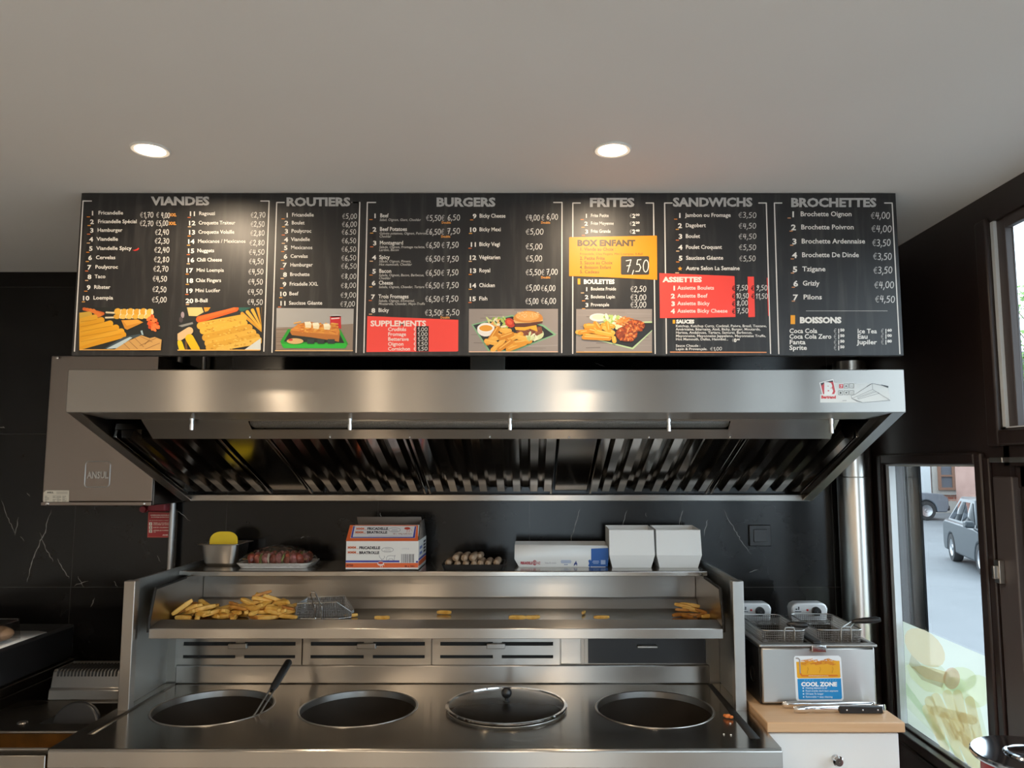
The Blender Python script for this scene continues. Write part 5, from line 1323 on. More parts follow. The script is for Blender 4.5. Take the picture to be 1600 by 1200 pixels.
# ---- fries
def fry_mesh(L, w, seed, m, bend=.1):
    r = random.Random(seed); mb = MB(); n = 6; sec = []
    for i in range(n):
        u = i / (n - 1) - .5; k = 1 - .28 * abs(u * 2) ** 4
        cx = Vector((u * L, bend * L * (u * u - .1), r.uniform(-.0006, .0006)))
        sec.append([cx + Vector((0, a * w * .5 * k, b * w * .46 * k)) for a, b in ((-1, -1), (1, -1), (1, 1), (-1, 1))])
    v = [p for s in sec for p in s]; f = [(3, 2, 1, 0), ((n - 1) * 4, (n - 1) * 4 + 1, (n - 1) * 4 + 2, (n - 1) * 4 + 3)]
    for i in range(n - 1):
        for k in range(4): f.append((i * 4 + k, i * 4 + (k + 1) % 4, (i + 1) * 4 + (k + 1) % 4, (i + 1) * 4 + k))
    mb.mesh(v, f)
    bm = mb.bm; bmesh.ops.recalc_face_normals(bm, faces=bm.faces)
    me = bpy.data.meshes.new('french_fry'); 
    uvl = bm.loops.layers.uv.new('grain'); bm.to_mesh(me); bm.free()
    for p in me.polygons: p.use_smooth = True
    me.materials.append(m); return me
FRY = [fry_mesh(.056 + .004 * (i % 6), .0145 + .001 * (i % 3), i, M_fry, random.uniform(-.18, .18)) for i in range(10)]
FRYD = [fry_mesh(.05 + .004 * i, .012, 40 + i, M_fry_dk, random.uniform(-.2, .2)) for i in range(5)]
def fry(p, yaw, pitch, roll, label, group=None, dark=False, scale=1.0):
    me = random.choice(FRYD if dark else FRY)
    o = bpy.data.objects.new('french_fry', me); COL.objects.link(o)
    md = o.modifiers.new('bevel', 'BEVEL'); md.width = .0022; md.segments = 2
    o.location = p; o.rotation_euler = (roll, pitch, yaw); o.scale = (scale,) * 3
    return tag(o, label, 'french fry', group)
rnd = random.Random(21); random.seed(21)
FZ0 = FLZ + .0085
YM = 2.70
def fx(px, y=YM, z=1.13): return (px - CX) / FPX * (y * CT + (z - EYE) * ST)
# heap: bottom layer, then layers with the mound near the right
def heap_h(px):                                   # top of heap in metres
    if px < 330: return .030 + .012 * math.sin((px - 275) / 55 * PI)
    if px < 360: return .026
    return .032 + .050 * max(0, 1 - abs(px - 412) / 58)
lab = 'golden french fry in the long heap left of the wire basket'
grp = 'fries heaped left of the wire basket'
n = 0
for layer in range(6):
    for px in range(280, 462, 13):
        zc = FZ0 + layer * .0135
        if zc > FLZ + heap_h(px): continue
        for yy in ((2.665, 2.72, 2.78) if layer < 1 else ((2.68, 2.74) if layer < 3 else (2.71,))):
            if layer == 0 and rnd.random() < .25: continue
            X = fx(px + rnd.uniform(-6, 6), yy)
            yaw = rnd.uniform(-.75, .75) if rnd.random() < .75 else rnd.uniform(.8, 2.3)
            pit = rnd.uniform(-.12, .12) if layer == 0 else rnd.uniform(-.42, .42)
            if layer == 0: pit = rnd.uniform(-.04, .04)
            fry((X, yy + rnd.uniform(-.014, .014), zc + rnd.uniform(-.001, .004)), yaw, pit, rnd.uniform(-.5, .5), lab, grp, rnd.random() < .12); n += 1
fry((fx(284, 2.66), 2.66, FZ0 + .034), .35, -.62, 0, 'fry leaning steeply at the left end of the long heap against the tray end')
print('fries in heap', n)
lab = 'browned fry in the small pile at the right end of the tray'; grp = 'fries piled at the right end of the tray'
for px, py, yaw, pit, dk, l in ((1062, 962, .4, 0, 1, 0), (1072, 967, 2.2, 0, 1, 0), (1083, 962, -.3, 0, 1, 0), (1096, 966, .8, 0, 1, 0), (1066, 957, .1, .1, 1, 1), (1082, 956, -.25, .12, 0, 1), (1094, 960, -.7, .2, 1, 1), (1078, 952, -.15, .1, 0, 2), (1068, 953, -.2, .15, 0, 2), (1110, 968, .25, 0, 0, 0), (1105, 965, -.6, .1, 1, 0)):
    yy = 2.70 + (965 - py) * .004; X = fx(px, yy); fry((X, yy, FZ0 + l * .012), yaw, pit, rnd.uniform(-.4, .4), lab, grp, bool(dk), .92)
for px, yy, yaw, lb, sc, dk in ((694, 2.755, -.15, 'single thick fry lying alone in the middle of the tray, left of centre', .85, False),
                           (597, 2.66, .05, 'single fry half hidden by the tray edge, right of the wire basket', .8, False),
                           (808, 2.665, 0, 'long thin fry lying just behind the tray edge below the white carton', .95, False),
                           (832, 2.668, .2, 'fry touching another one behind the tray edge below the white carton', .8, False),
                           (912, 2.75, 1.3, 'small fry piece lying alone below the left white paper tub', .7, False),
                           (940, 2.668, .05, 'short fry at the tray edge below the left white paper tub', .7, False),
                           (548, 2.70, .5, 'fry lying at the pointed end of the wire basket', .75, False)):
    fry((fx(px, yy), yy, FZ0), yaw, 0, 0, lb, None, dk, sc)

# wire chip basket lying in the tray
t = thing('chip_basket', 'wire mesh chip scoop with an upright bent handle among the fries in the tray', 'basket', (fx(500), 2.70, FLZ))
def grid_between(P00, P10, P01, P11, nu, nv, mb):
    vs = [[P00.lerp(P10, i / nu).lerp(P01.lerp(P11, i / nu), j / nv) for i in range(nu + 1)] for j in range(nv + 1)]
    for j in range(nv):
        for i in range(nu): mb.face([vs[j][i], vs[j][i + 1], vs[j + 1][i + 1], vs[j + 1][i]])
bx0, bx1, bxt = fx(464, 2.68), fx(531, 2.68), fx(549, 2.70); zb, zt = FLZ + .004, FLZ + .056
A = [Vector((bx0, 2.665, zb)), Vector((bx1, 2.665, zb)), Vector((bx1, 2.76, zb)), Vector((bx0, 2.76, zb))]
B = [Vector((bx0 + .008, 2.655, zt)), Vector((bx1 - .006, 2.655, zt + .004)), Vector((bx1 - .006, 2.775, zt + .004)), Vector((bx0 + .008, 2.775, zt))]
mb = MB()
grid_between(A[0], A[1], B[0], B[1], 18, 6, mb); grid_between(A[3], A[2], B[3], B[2], 18, 6, mb); grid_between(A[0], A[3], B[0], B[3], 14, 6, mb)
tip0, tip1 = Vector((bxt, 2.69, zb)), Vector((bxt, 2.73, zb)); tq0, tq1 = Vector((bxt, 2.69, zb + .018)), Vector((bxt, 2.73, zb + .018))
grid_between(A[1], tip0, B[1], tq0, 6, 6, mb); grid_between(A[2], tip1, B[2], tq1, 6, 6, mb); grid_between(tip0, tip1, tq0, tq1, 8, 5, mb); grid_between(A[0], A[1], A[3], A[2], 18, 12, mb)
o = mb.build('wire_mesh', M_mesh, t, smooth=False); md = o.modifiers.new('wire', 'WIREFRAME'); md.thickness = .0042; md.use_even_offset = False
mb = MB()
rim = [B[0], B[1], tq0, tq1, B[2], B[3], B[0]]; mb.tube(rim, .0022, 8); mb.tube([A[0], A[1], tip0, tip1, A[2], A[3], A[0]], .0018, 8); mb.build('rim_wire', M_wire, t)
h0, h1 = fx(492, 2.65), fx(502.5, 2.65)
zz = lambda py, y: EYE + y * ray(0, py).z / ray(0, py).y
mb = MB(); pts = [Vector((h0, 2.652, zb + .002)), Vector((h0, 2.650, zt - .004)), Vector((h0 - .002, 2.646, zz(949, 2.646))), Vector((fx(484, 2.61), 2.61, zz(928, 2.61))), Vector((fx(485, 2.605), 2.605, zz(925, 2.605))), Vector((fx(490, 2.605), 2.605, zz(925, 2.605))), Vector((fx(492, 2.61), 2.61, zz(928, 2.61))), Vector((h1 - .001, 2.646, zz(947, 2.646))), Vector((h1, 2.650, zt - .004)), Vector((h1, 2.652, zb + .002))]
mb.tube(pts, .0026, 10); mb.build('handle', M_chrome, t)

# ================================================================ THINGS ON THE TOP SHELF
sx = lambda px, y, z=SZ: (px - CX) / FPX * (y * CT + (z - EYE) * ST)
# steel pan with a yellow scraper
t = thing('steel_pan', 'small deep stainless steel food pan at the left end of the top shelf', 'food pan', (-1.14, 2.93, SZ))
def rr_loop(x0, x1, y0, y1, r, z, n=5):
    pts = []
    for cxx, cyy, a in ((x1 - r, y1 - r, 0), (x0 + r, y1 - r, PI / 2), (x0 + r, y0 + r, PI), (x1 - r, y0 + r, 1.5 * PI)):
        for k in range(n + 1):
            b = a + PI / 2 * k / n; pts.append(Vector((cxx + r * math.cos(b), cyy + r * math.sin(b), z)))
    return pts
def skin(mb, loops, cap0=False, cap1=False):
    n = len(loops[0]); v = [p for l in loops for p in l]; f = []
    for i in range(len(loops) - 1):
        for k in range(n): f.append((i * n + k, i * n + (k + 1) % n, (i + 1) * n + (k + 1) % n, (i + 1) * n + k))
    if cap0: f.append(tuple(range(n))[::-1])
    if cap1: f.append(tuple((len(loops) - 1) * n + k for k in range(n)))
    mb.mesh(v, f)
x0, x1 = -1.228, -1.089
pz = SZ + .078
mb = MB()
skin(mb, [rr_loop(x0 - .012, x1 + .012, 2.892, 3.056, .02, pz + .001), rr_loop(x0 - .012, x1 + .012, 2.892, 3.056, .02, pz + .003), rr_loop(x0, x1, 2.904, 3.044, .024, pz + .003),
          rr_loop(x0 + .002, x1 - .002, 2.906, 3.042, .024, pz - .02), rr_loop(x0 + .008, x1 - .008, 2.912, 3.036, .026, SZ + .010), rr_loop(x0 + .018, x1 - .018, 2.922, 3.026, .02, SZ + .0015)], False, True)
mb.build('pan_body', M_chrome if False else M_steel, t, solid=.0012)
# scraper: rounded yellow blade leaning in the pan
q = sx(346, 2.93, 1.37)
t = thing('dough_scraper', 'yellow plastic scraper with a rounded top standing in the steel pan', 'scraper', (q, 2.90, SZ + .02))
mb = MB(); hw, hh, r = .053, .112, .040; prof = [(-hw, 0), (hw, 0)]
for k in range(9): a = PI / 2 * k / 8; prof.append((hw - r + r * math.cos(a), hh - r * .8 + r * .8 * math.sin(a)))
for k in range(9): a = PI / 2 + PI / 2 * k / 8; prof.append((-hw + r + r * math.cos(a), hh - r * .8 + r * .8 * math.sin(a)))
Mx = Matrix.Translation((q, 2.945, SZ + .012)) @ Matrix.Rotation(-.10, 4, 'X')
n = len(prof); v = [Mx @ Vector((a, d, b)) for d in (-.0018, .0018) for a, b in prof]
mb.mesh(v, [tuple(range(n))[::-1], tuple(range(n, 2 * n))] + [(i, (i + 1) % n, n + (i + 1) % n, n + i) for i in range(n)])
mb.build('blade', M_yellow, t, bevel=.0008)

# foam tray of wrapped skewers
t = thing('foam_tray', 'white foam tray under cling film holding meat skewers, right of the steel pan', 'food tray', (sx(432, 2.9), 2.91, SZ))
x0, x1 = sx(372, 2.86), sx(484, 2.86)
mb = MB()
skin(mb, [rr_loop(x0 - .004, x1 + .004, 2.836, 2.994, .02, SZ + .019), rr_loop(x0 + .004, x1 - .004, 2.842, 2.988, .02, SZ + .019), rr_loop(x0 + .014, x1 - .014, 2.852, 2.978, .02, SZ + .006)], False, True)
skin(mb, [rr_loop(x0 - .004, x1 + .004, 2.836, 2.994, .02, SZ + .019), rr_loop(x0 + .008, x1 - .008, 2.846, 2.984, .02, SZ + .001)], False, True)
mb.build('tray', M_paperwhite, t)
FT = t
# film: crumpled dome over the tray with loose ends
mb = MB(); N, K = 34, 14; rf = random.Random(9); grid = []
fx0, fx1 = sx(371, 2.86), sx(500, 2.86)
for i in range(N + 1):
    u = i / N; x = fx0 + (fx1 - fx0) * u; row = []
    prof_h = .066 * (math.sin(PI * min(1, max(0, (u + .04) / .95))) ** .55) * (1 if u < .86 else max(.12, 1 - (u - .86) * 5.5)) + .004
    for j in range(K + 1):
        w_ = j / K; y = 2.828 + .175 * w_
        h = prof_h * min(1, 3.2 * w_ + .08, 3.2 * (1 - w_) + .08)
        row.append(Vector((x + rf.uniform(-.002, .002), y + rf.uniform(-.002, .002), SZ + .004 + max(.0, h + rf.uniform(-.0035, .0035)))))
    grid.append(row)
for i in range(N):
    for j in range(K): mb.face([grid[i][j], grid[i + 1][j], grid[i + 1][j + 1], grid[i][j + 1]])
o = mb.build('cling_film', M_film, t)
for r_ in range(3):
    yy = 2.870 + .043 * r_; zz_ = SZ + .031
    t = thing('meat_skewer', ('meat skewer at the front of the cling-filmed tray', 'meat skewer in the middle of the cling-filmed tray', 'meat skewer at the back of the cling-filmed tray')[r_], 'skewer', (sx(430, yy), yy, SZ + .008))
    mb = MB(); mb.tube([(x0 + .012, yy, zz_), (x1 - .014, yy, zz_)], .0018, 6); mb.build('stick', M_stick, t)
    x = x0 + .030; rs = random.Random(r_ + 3); i = 0
    kinds = [('meat_chunk', M_meat), ('meat_chunk', M_meat), ('pepper_slice', M_pepper), ('bacon_chunk', M_bacon), ('onion_slice', M_onion), ('meat_chunk', M_meat), ('bacon_chunk', M_bacon), ('pepper_slice', M_pepper), ('meat_chunk', M_meat), ('bacon_chunk', M_bacon)]
    while x < x1 - .034:
        nm, m_ = kinds[(i + r_ * 2) % len(kinds)]; w_ = .030 if 'chunk' in nm else .010
        mb = MB(); Rr = Matrix.Rotation(rs.uniform(-.5, .5), 3, 'X') @ Matrix.Rotation(rs.uniform(-.3, .3), 3, 'Y')
        s = w_ * .5
        hgt = rs.uniform(.018, .024)
        for _ in range(1): mb.ball((x + s, yy, zz_), s * 1.02, .0175, hgt, 12, Rr)
        bm = mb.bm
        for v_ in bm.verts: v_.co += Vector((rs.uniform(-.002, .002), rs.uniform(-.002, .002), rs.uniform(-.002, .002)))
        mb.build(nm, m_, t); x += w_ * .74; i += 1

# printed carton of frozen meat rolls
BYF = 2.80
x0, x1 = sx(540, BYF), sx(653.5, BYF); zt = SZ + .104; D = .2
t = thing('printed_carton', 'white printed carton with orange and blue stripes on the top shelf', 'carton', ((x0 + x1) / 2, BYF + D / 2, SZ))
mb = MB(); th = .003
mb.box(x0, x1, BYF, BYF + th, SZ, zt); mb.box(x0, x1, BYF + D - th, BYF + D, SZ, zt); mb.box(x0, x0 + th, BYF + th, BYF + D - th, SZ, zt); mb.box(x1 - th, x1, BYF + th, BYF + D - th, SZ, zt); mb.box(x0, x1, BYF, BYF + D, SZ, SZ + th)
mb.build('box_body', M_paperwhite, t)
FA = Vector((0, BYF + .001, zt)); FB = Vector((0, BYF + .050, 1.4275 + .0))
M_card = mat('grey_card_inside', '#6f655d', .8)
xl0, xl1 = x0 + .008, x1 - .004
def flap(xa0, xa1, A_, xb0, xb1, B_, name, m, thick=.002):
    mb = MB(); v = [Vector((xa0, A_.y, A_.z)), Vector((xa1, A_.y, A_.z)), Vector((xb1, B_.y, B_.z)), Vector((xb0, B_.y, B_.z))]; mb.face(v); return mb.build(name, m, t, solid=thick)
flap(xl0, xl1, FA, xl0 + .012, xl1 - .001, FB, 'front_flap', M_paperwhite)
flap(x0 + .004, x1 - .004, Vector((0, BYF + D, zt)), x0 + .012, x1 - .008, Vector((0, BYF + D - .09, 1.452)), 'rear_flap', M_card)
mb = MB(); mb.face([Vector((x1, BYF + .01, zt)), Vector((x1, BYF + D - .01, zt)), Vector((x1 - .006, BYF + D - .03, zt + .065)), Vector((x1 - .006, BYF + .07, zt + .06))]); mb.build('side_flap', M_card, t, solid=.002)
front = lambda px, py, l: atY(px, py, BYF - l)
st = Print(front, 520, 800, 10.0)
OR, BL = '#d8622f', '#3a3f96'
def rectz(x0_, y0_, x1_, y1_, c): st.rect(x0_, y0_, x1_, y1_, c)
rectz(200, 760, 1040, 790, BL); rectz(1298, 768, 1333, 796, BL); rectz(200, 800, 1333, 872, OR)
for yy_, w_ in ((562, 'FRICADELLE'), (638, 'BRATROLLE')):
    st.text('MMM', 232, yy_ - 4, 40, OR, x1=362, bold=.02); st.text('..', 370, yy_ - 2, 40, OR, x1=400, bold=.03); st.text(w_, 412, yy_, 40, '#221d2a', x1=740 if 'FR' in w_ else 726, bold=.045)
st.up()
pts = [(855 + 92 * math.cos(a), 594 + 38 * math.sin(a)) for a in [2 * PI * k / 20 for k in range(21)]]; st.line(pts, 5, '#6c6a72')
st.line([(815, 578), (900, 582)], 5, '#55525a'); st.line([(800, 612), (908, 614)], 5, '#55525a')
st.line([(842, 760), (838, 720), (858, 692), (905, 684), (952, 690), (975, 682), (962, 712), (958, 760), (940, 760), (934, 735), (880, 735), (872, 760), (850, 760)], 5, '#6c6a72')
st.line([(725, 680), (732, 712), (760, 742), (790, 740), (812, 705), (800, 690)], 5, '#6c6a72'); st.line([(762, 745), (770, 762)], 5, '#6c6a72')
st.text('17754', 1075, 578, 24, '#b9bac2', x1=1190, bold=.0)
rectz(1058, 655, 1285, 800, '#d6d5d3'); st.up(); rb = random.Random(4); xx = 1072
while xx < 1268:
    ww = rb.choice((5, 8, 12)); rectz(xx, 662, xx + ww, 796, '#3b3638'); xx += ww + rb.choice((6, 9, 12))
st.ell(748, 810, 52, 36, '#e2d6d2').up().ell(748, 800, 42, 18, '#c03a2c'); st.line([(742, 820), (744, 866)], 8, '#ead8d0'); st.line([(770, 820), (772, 866)], 8, '#ead8d0'); st.line([(795, 812), (802, 838)], 7, '#ead8d0')
st.text('8750', 214, 838, 34, '#5a1e14', x1=316, bold=.03); st.text('48 x 100g', 1120, 850, 26, '#5a1e14', x1=1280, bold=.03)
st.build('front_print', M_matprint, t)
# print on the sloped flap
def mflap(px, py, l):
    d = ray(px, py); e = (FB - FA).normalized(); nrm = Vector((0, -e.z, e.y))
    tt = (FA - Vector((0, 0, EYE))).dot(nrm) / d.dot(nrm); return Vector((0, 0, EYE)) + d * tt + nrm * l
st = Print(mflap, 520, 800, 10.0, lift0=.0014)
st.poly([(205, 462), (270, 212), (1330, 212), (1332, 462)], OR).up(); st.poly([(275, 415), (320, 222), (1308, 226), (1285, 415)], '#d8d6d6').up()
st.poly([(282, 412), (322, 230), (345, 230), (312, 398), (1252, 398), (1282, 232), (1303, 232), (1282, 414)], BL)
for yy_, w_, o_ in ((268, 'FRICADELLE', 0), (325, 'BRATROLLE', -14)):
    st.text('MMM', 366 + o_, yy_, 36, OR, x1=490 + o_, bold=.02); st.text('..', 496 + o_, yy_, 36, OR, x1=530 + o_, bold=.03); st.text(w_, 540 + o_ * .5, yy_, 36, '#221d2a', x1=865 + o_, bold=.045)
pts = [(965 + 92 * math.cos(a), 288 + 34 * math.sin(a)) for a in [2 * PI * k / 20 for k in range(21)]]; st.line(pts, 5, '#7c7a82'); st.line([(925, 282), (1010, 282)], 5, '#66636a'); st.line([(915, 304), (1015, 306)], 5, '#66636a')
st.ell(1165, 264, 48, 20, '#b8402e'); st.line([(1165, 285), (1160, 328)], 7, '#cf6a4a'); st.line([(1195, 285), (1192, 328)], 7, '#cf6a4a'); st.line([(1220, 270), (1232, 300)], 6, '#cf6a4a')
st.text('48 x 100g kalibriert', 940, 348, 22, '#a07a78', x1=1235, bold=.02); st.line([(560, 382), (1225, 382)], 6, '#b0a8c0')
st.build('flap_print', M_matprint, t)
# stripes on the right side
mside = lambda px, py, l: (lambda p: Vector((x1 + l, p.y, p.z)))(atX(px, py, x1))
def srect(ya, yb, za, zb_, c, k=0):
    sd.face([Vector((x1 + .0005 + k * .0002, y, z)) for y, z in ((ya, za), (yb, za), (yb, zb_), (ya, zb_))], lin(c))
sd = MB(); srect(BYF, BYF + D, SZ + .013, SZ + .030, OR); srect(BYF, BYF + D, SZ + .0325, SZ + .040, BL)
for k in range(4): srect(BYF + D * .62, BYF + D * .92, SZ + .048 + k * .012, SZ + .056 + k * .012, '#2a2734')
for k in range(2): srect(BYF + D * .12, BYF + D * .45, SZ + .05 + k * .02, SZ + .06 + k * .02, '#6a7ab0')
sd.build('side_print', M_matprint, t, smooth=False)
t.location.z += .0008

# black tray with pale sausages
SYF = 2.795
x0, x1 = sx(691, SYF), sx(786, SYF)
t = thing('sausage_tray', 'black plastic tray full of pale sausages in the middle of the top shelf', 'food tray', ((x0 + x1) / 2, 2.86, SZ))
mb = MB()
skin(mb, [rr_loop(x0 - .004, x1 + .006, SYF - .004, 2.945, .012, SZ + .021), rr_loop(x0 + .003, x1 - .001, SYF + .003, 2.938, .010, SZ + .020), rr_loop(x0 + .007, x1 - .005, SYF + .007, 2.934, .008, SZ + .004)], False, True)
skin(mb, [rr_loop(x0 - .004, x1 + .006, SYF - .004, 2.945, .012, SZ + .021), rr_loop(x0 + .004, x1 - .002, SYF + .002, 2.94, .012, SZ + .0005)], False, True)
mb.build('tray', M_blackplastic, t)
# a label strip of clear film sticks up at the right corner
mb = MB(); mb.face([Vector((x1 - .004, SYF - .0055, SZ + .006)), Vector((x1 + .014, SYF - .0045, SZ + .026)), Vector((x1 + .012, SYF + .02, SZ + .026)), Vector((x1 + .002, SYF + .02, SZ + .010))]); mb.build('film_corner', M_film, t, solid=.0006)
def sausage(px, y0, y1, z0, tilt, r, label, grp):
    xa = sx(px, y0, z0)
    t = bpy.data.objects.new('sausage', None)
    mb = MB(); pts = []; rr_ = []; L = y1 - y0
    for k in range(13):
        u = k / 12; e = min(u, 1 - u); pts.append(Vector((xa + tilt * u, y0 + L * u, z0 + .004 * math.sin(PI * u)))); rr_.append(r * min(1, math.sqrt(max(0, 1 - (1 - min(1, e / .16)) ** 2)) + .02))
    mb.tube(pts, rr_, 14); o = mb.build('sausage', M_sausage); bpy.data.objects.remove(t)
    return tag(o, label, 'sausage', grp)
g = 'pale sausages in the black tray'; r = .0125
zb = SZ + .0175
names = ['leftmost', 'second', 'third', 'fourth', 'fifth', 'sixth', 'seventh', 'rightmost']
for i, px in enumerate((701, 714, 727, 740, 752, 764, 777)):
    lb = 'pale sausage in the bottom layer of the black tray, ' + (['leftmost of the layer', 'second from the left', 'third from the left', 'middle one of the layer', 'third from the right', 'second from the right', 'rightmost, standing apart'][i])
    if i in (0, 5, 6, 4): sausage(px - 2, 2.806, 2.925, zb + (.004 if i in (0, 6) else .002), .012 if i == 0 else .006, r, lb, g)
    else: sausage(px, 2.806, 2.925, zb, .002, r, lb, g)
for i, px in enumerate((713, 726.5, 739)):
    sausage(px - 2, 2.803, 2.925, zb + .0225, .010, r + .0003, ['leftmost', 'middle', 'rightmost'][i] + ' of the three pale sausages piled on top in the black tray', g)
sausage(748, 2.85, 2.93, zb + .0225, .006, r - .001, 'pale sausage lying further back on the right flank of the pile in the black tray', g)

# long white paper chip tray
CYF = 2.89
x0, x1, xb0, xb1 = sx(804.5, CYF, 1.35), sx(950, CYF, 1.35), sx(811, CYF), sx(951, CYF)
CH = .082; CD = .105
t = thing('paper_tray', 'long white paper food tray with a blue right end beside the white tubs', 'paper tray', ((x0 + x1) / 2, CYF + CD / 2, SZ))
mb = MB()
bt = [Vector((xb0, CYF, SZ + .0006)), Vector((xb1 - .012, CYF, SZ + .0006)), Vector((xb1 - .012, CYF + CD - .02, SZ + .0006)), Vector((xb0, CYF + CD - .02, SZ + .0006))]
md_ = [Vector((x0 - .001, CYF - .006, SZ + .03)), Vector((x1 + .001, CYF - .006, SZ + .03)), Vector((x1 + .001, CYF + CD - .01, SZ + .03)), Vector((x0 - .001, CYF + CD - .01, SZ + .03))]
tp = [Vector((x0, CYF - .012, SZ + CH)), Vector((x1 - .003, CYF - .012, SZ + CH - .003)), Vector((x1 - .003, CYF + CD, SZ + CH + .002)), Vector((x0, CYF + CD, SZ + CH + .002))]
for a, b in ((bt, md_), (md_, tp)):
    for k in range(4): mb.face([a[k], a[(k + 1) % 4], b[(k + 1) % 4], b[k]])
mb.face(bt); mb.build('tray_body', M_white, t, solid=.0012)
def mtray(px, py, l):
    for A_, B_ in ((md_, tp), (bt, md_)):
        a = Vector((0, A_[0].y, A_[0].z)); b = Vector((0, B_[0].y, B_[0].z)); e = (b - a).normalized(); nrm = Vector((0, -e.z, e.y)); d = ray(px, py)
        tt = (a - Vector((0, 0, EYE))).dot(nrm) / d.dot(nrm); p = Vector((0, 0, EYE)) + d * tt
        if p.z >= a.z or A_ is bt: return p + nrm * l
st = Print(mtray, 680, 820, 5.714, lift0=.0012)
NV = '#2f62ad'
st.poly([(1392, 212), (1545, 206), (1548, 290), (1545, 312), (1392, 312)], NV); st.poly([(1392, 312), (1545, 312), (1540, 372), (1396, 372), (1380, 345)], NV)
st.poly([(1366, 318), (1384, 308), (1392, 330), (1392, 372), (1380, 376), (1366, 366), (1374, 344)], NV)
st.up()
st.text('FRIKANDELLE', 762, 340, 22, '#b0384a', x1=868, bold=.06); st.ell(888, 338, 17, 24, '#b0384a').up().ell(888, 338, 11, 17, '#d9d6d4').up().text('I', 882, 338, 26, '#b0384a', bold=.06); st.text('N Z', 912, 340, 22, '#b0384a', x1=938, bold=.04)
st.text('frites & snacks', 980, 338, 16, '#a8a9b0', x1=1080, bold=.0)
for k in range(3): st.line([(1122 + 4 * (k != 1), 318 + 10 * k), (1214 - 4 * (k != 1), 318 + 10 * k)], 6, '#93a6cc')
st.line([(1155, 354), (1162, 354)], 7, '#5a76b4'); st.line([(1172, 354), (1179, 354)], 7, '#5a76b4')
st.poly([(1236, 368), (1240, 345), (1248, 336), (1258, 318), (1262, 336), (1268, 345), (1266, 368), (1256, 350)], '#3a4a86')
st.line([(1410, 322), (1460, 322)], 5, '#a9c0e4'); st.line([(1404, 332), (1462, 332)], 5, '#a9c0e4'); st.line([(1412, 343), (1456, 343)], 5, '#a9c0e4')
st.rect(1478, 314, 1520, 352, '#9fb6da')
st.build('tray_print', M_matprint, t)

# two white paper tubs
for i, (pa, pb, lb) in enumerate(((951, 1023, 'left one of the two white paper tubs at the right end of the shelf'), (1024.5, 1096, 'right one of the two white paper tubs, nearest the marble wall switch'))):
    YF_ = 2.862
    xa, xb = sx(pa, YF_, 1.38), sx(pb, YF_, 1.38); w_ = xb - xa
    t = thing('paper_tub', lb, 'paper tub', ((xa + xb) / 2, YF_ + .07, SZ))
    mb = MB()
    def lp(ins, yo, z, dp): 
        return [Vector((xa + ins, YF_ + yo, z)), Vector((xb - ins, YF_ + yo, z)), Vector((xb - ins, YF_ + dp, z)), Vector((xa + ins, YF_ + dp, z))]
    L0 = lp(.014, .006, SZ + .0007, .125); L1 = lp(.002, -.008, SZ + .047, .142); L2 = lp(.003, .006, SZ + .135, .148)
    for k in range(4): L2[k].z += (.0 if k < 2 else .006)
    for a, b in ((L0, L1), (L1, L2)):
        for k in range(4): mb.face([a[k], a[(k + 1) % 4], b[(k + 1) % 4], b[k]])
    mb.face(L0); mb.build('tub_body', M_white, t, solid=.0014, smooth=False)
    mb = MB(); mb.tube([Vector(p) + Vector((0, 0, .0005)) for p in (L2[3], L2[0], L2[1], L2[2], L2[3])], .0018, 6); mb.build('rolled_rim', M_white, t)

# ================================================================ RIGHT-HAND SIDE: CABINET, DEEP FRYER, TONGS
WTZ = .92
FYY = atZ(1203, 1129, WTZ).y
wx0, wx1 = .672, atZ(1413, 1128, WTZ).x
t = thing('base_cabinet', 'white base cabinet with a beech worktop right of the frying range', 'cabinet', ((wx0 + wx1) / 2, 2.5, 0))
mb = MB(); mb.box(wx0 + .001, wx1, FYY, 2.86, WTZ - .028, WTZ); mb.build('worktop', M_wood, t, bevel=.003)
mb = MB(); mb.box(wx0 + .012, wx1 - .016, FYY + .034, 2.84, .08, WTZ - .0285); mb.box(wx0 + .03, wx1 - .03, FYY + .08, 2.8, 0, .08); mb.build('carcass', M_white, t, bevel=.002)
mb = MB(); mb.box(wx0 + .010, wx1 - .014, FYY + .014, FYY + .033, .09, WTZ - .034); dr = mb.build('door', M_white, t, bevel=.003)
p = atY(1308, 1188, FYY); mb = MB(); mb.lathe([(.001, -.016), (.011, -.016), (.0155, -.011), (.014, -.004), (.007, .0), (.007, .013), (.011, .0135)], (p.x, FYY, p.z), 20, Matrix.Rotation(-PI / 2, 3, 'X')); mb.build('knob', M_chrome, dr)

DY = atZ(1280, 1103, WTZ).y
dx0, dx1 = atY(1190, 1060, DY).x, atY(1369, 1060, DY).x
DZT = WTZ + .178; DD = .41
t = thing('deep_fryer', 'countertop double deep fryer of brushed steel with two wire baskets on the white cabinet', 'deep fryer', ((dx0 + dx1) / 2, DY + DD / 2, WTZ))
mb = MB(); mb.box(dx0, dx1, DY, DY + .012, WTZ + .006, DZT - .006); mb.build('front_panel', M_steel, t, bevel=.006)
mb = MB(); mb.box(dx0 - .003, dx0 + .012, DY + .0125, DY + DD, WTZ + .002, DZT - .008); mb.box(dx1 - .012, dx1 + .003, DY + .0125, DY + DD, WTZ + .002, DZT - .008); mb.box(dx0 + .012, dx1 - .012, DY + .0125, DY + DD, WTZ + .002, WTZ + .02); mb.box(dx0 + .012, dx1 - .012, DY + DD - .01, DY + DD, WTZ + .02, DZT - .008); mb.build('casing', M_blackplastic, t, bevel=.003)
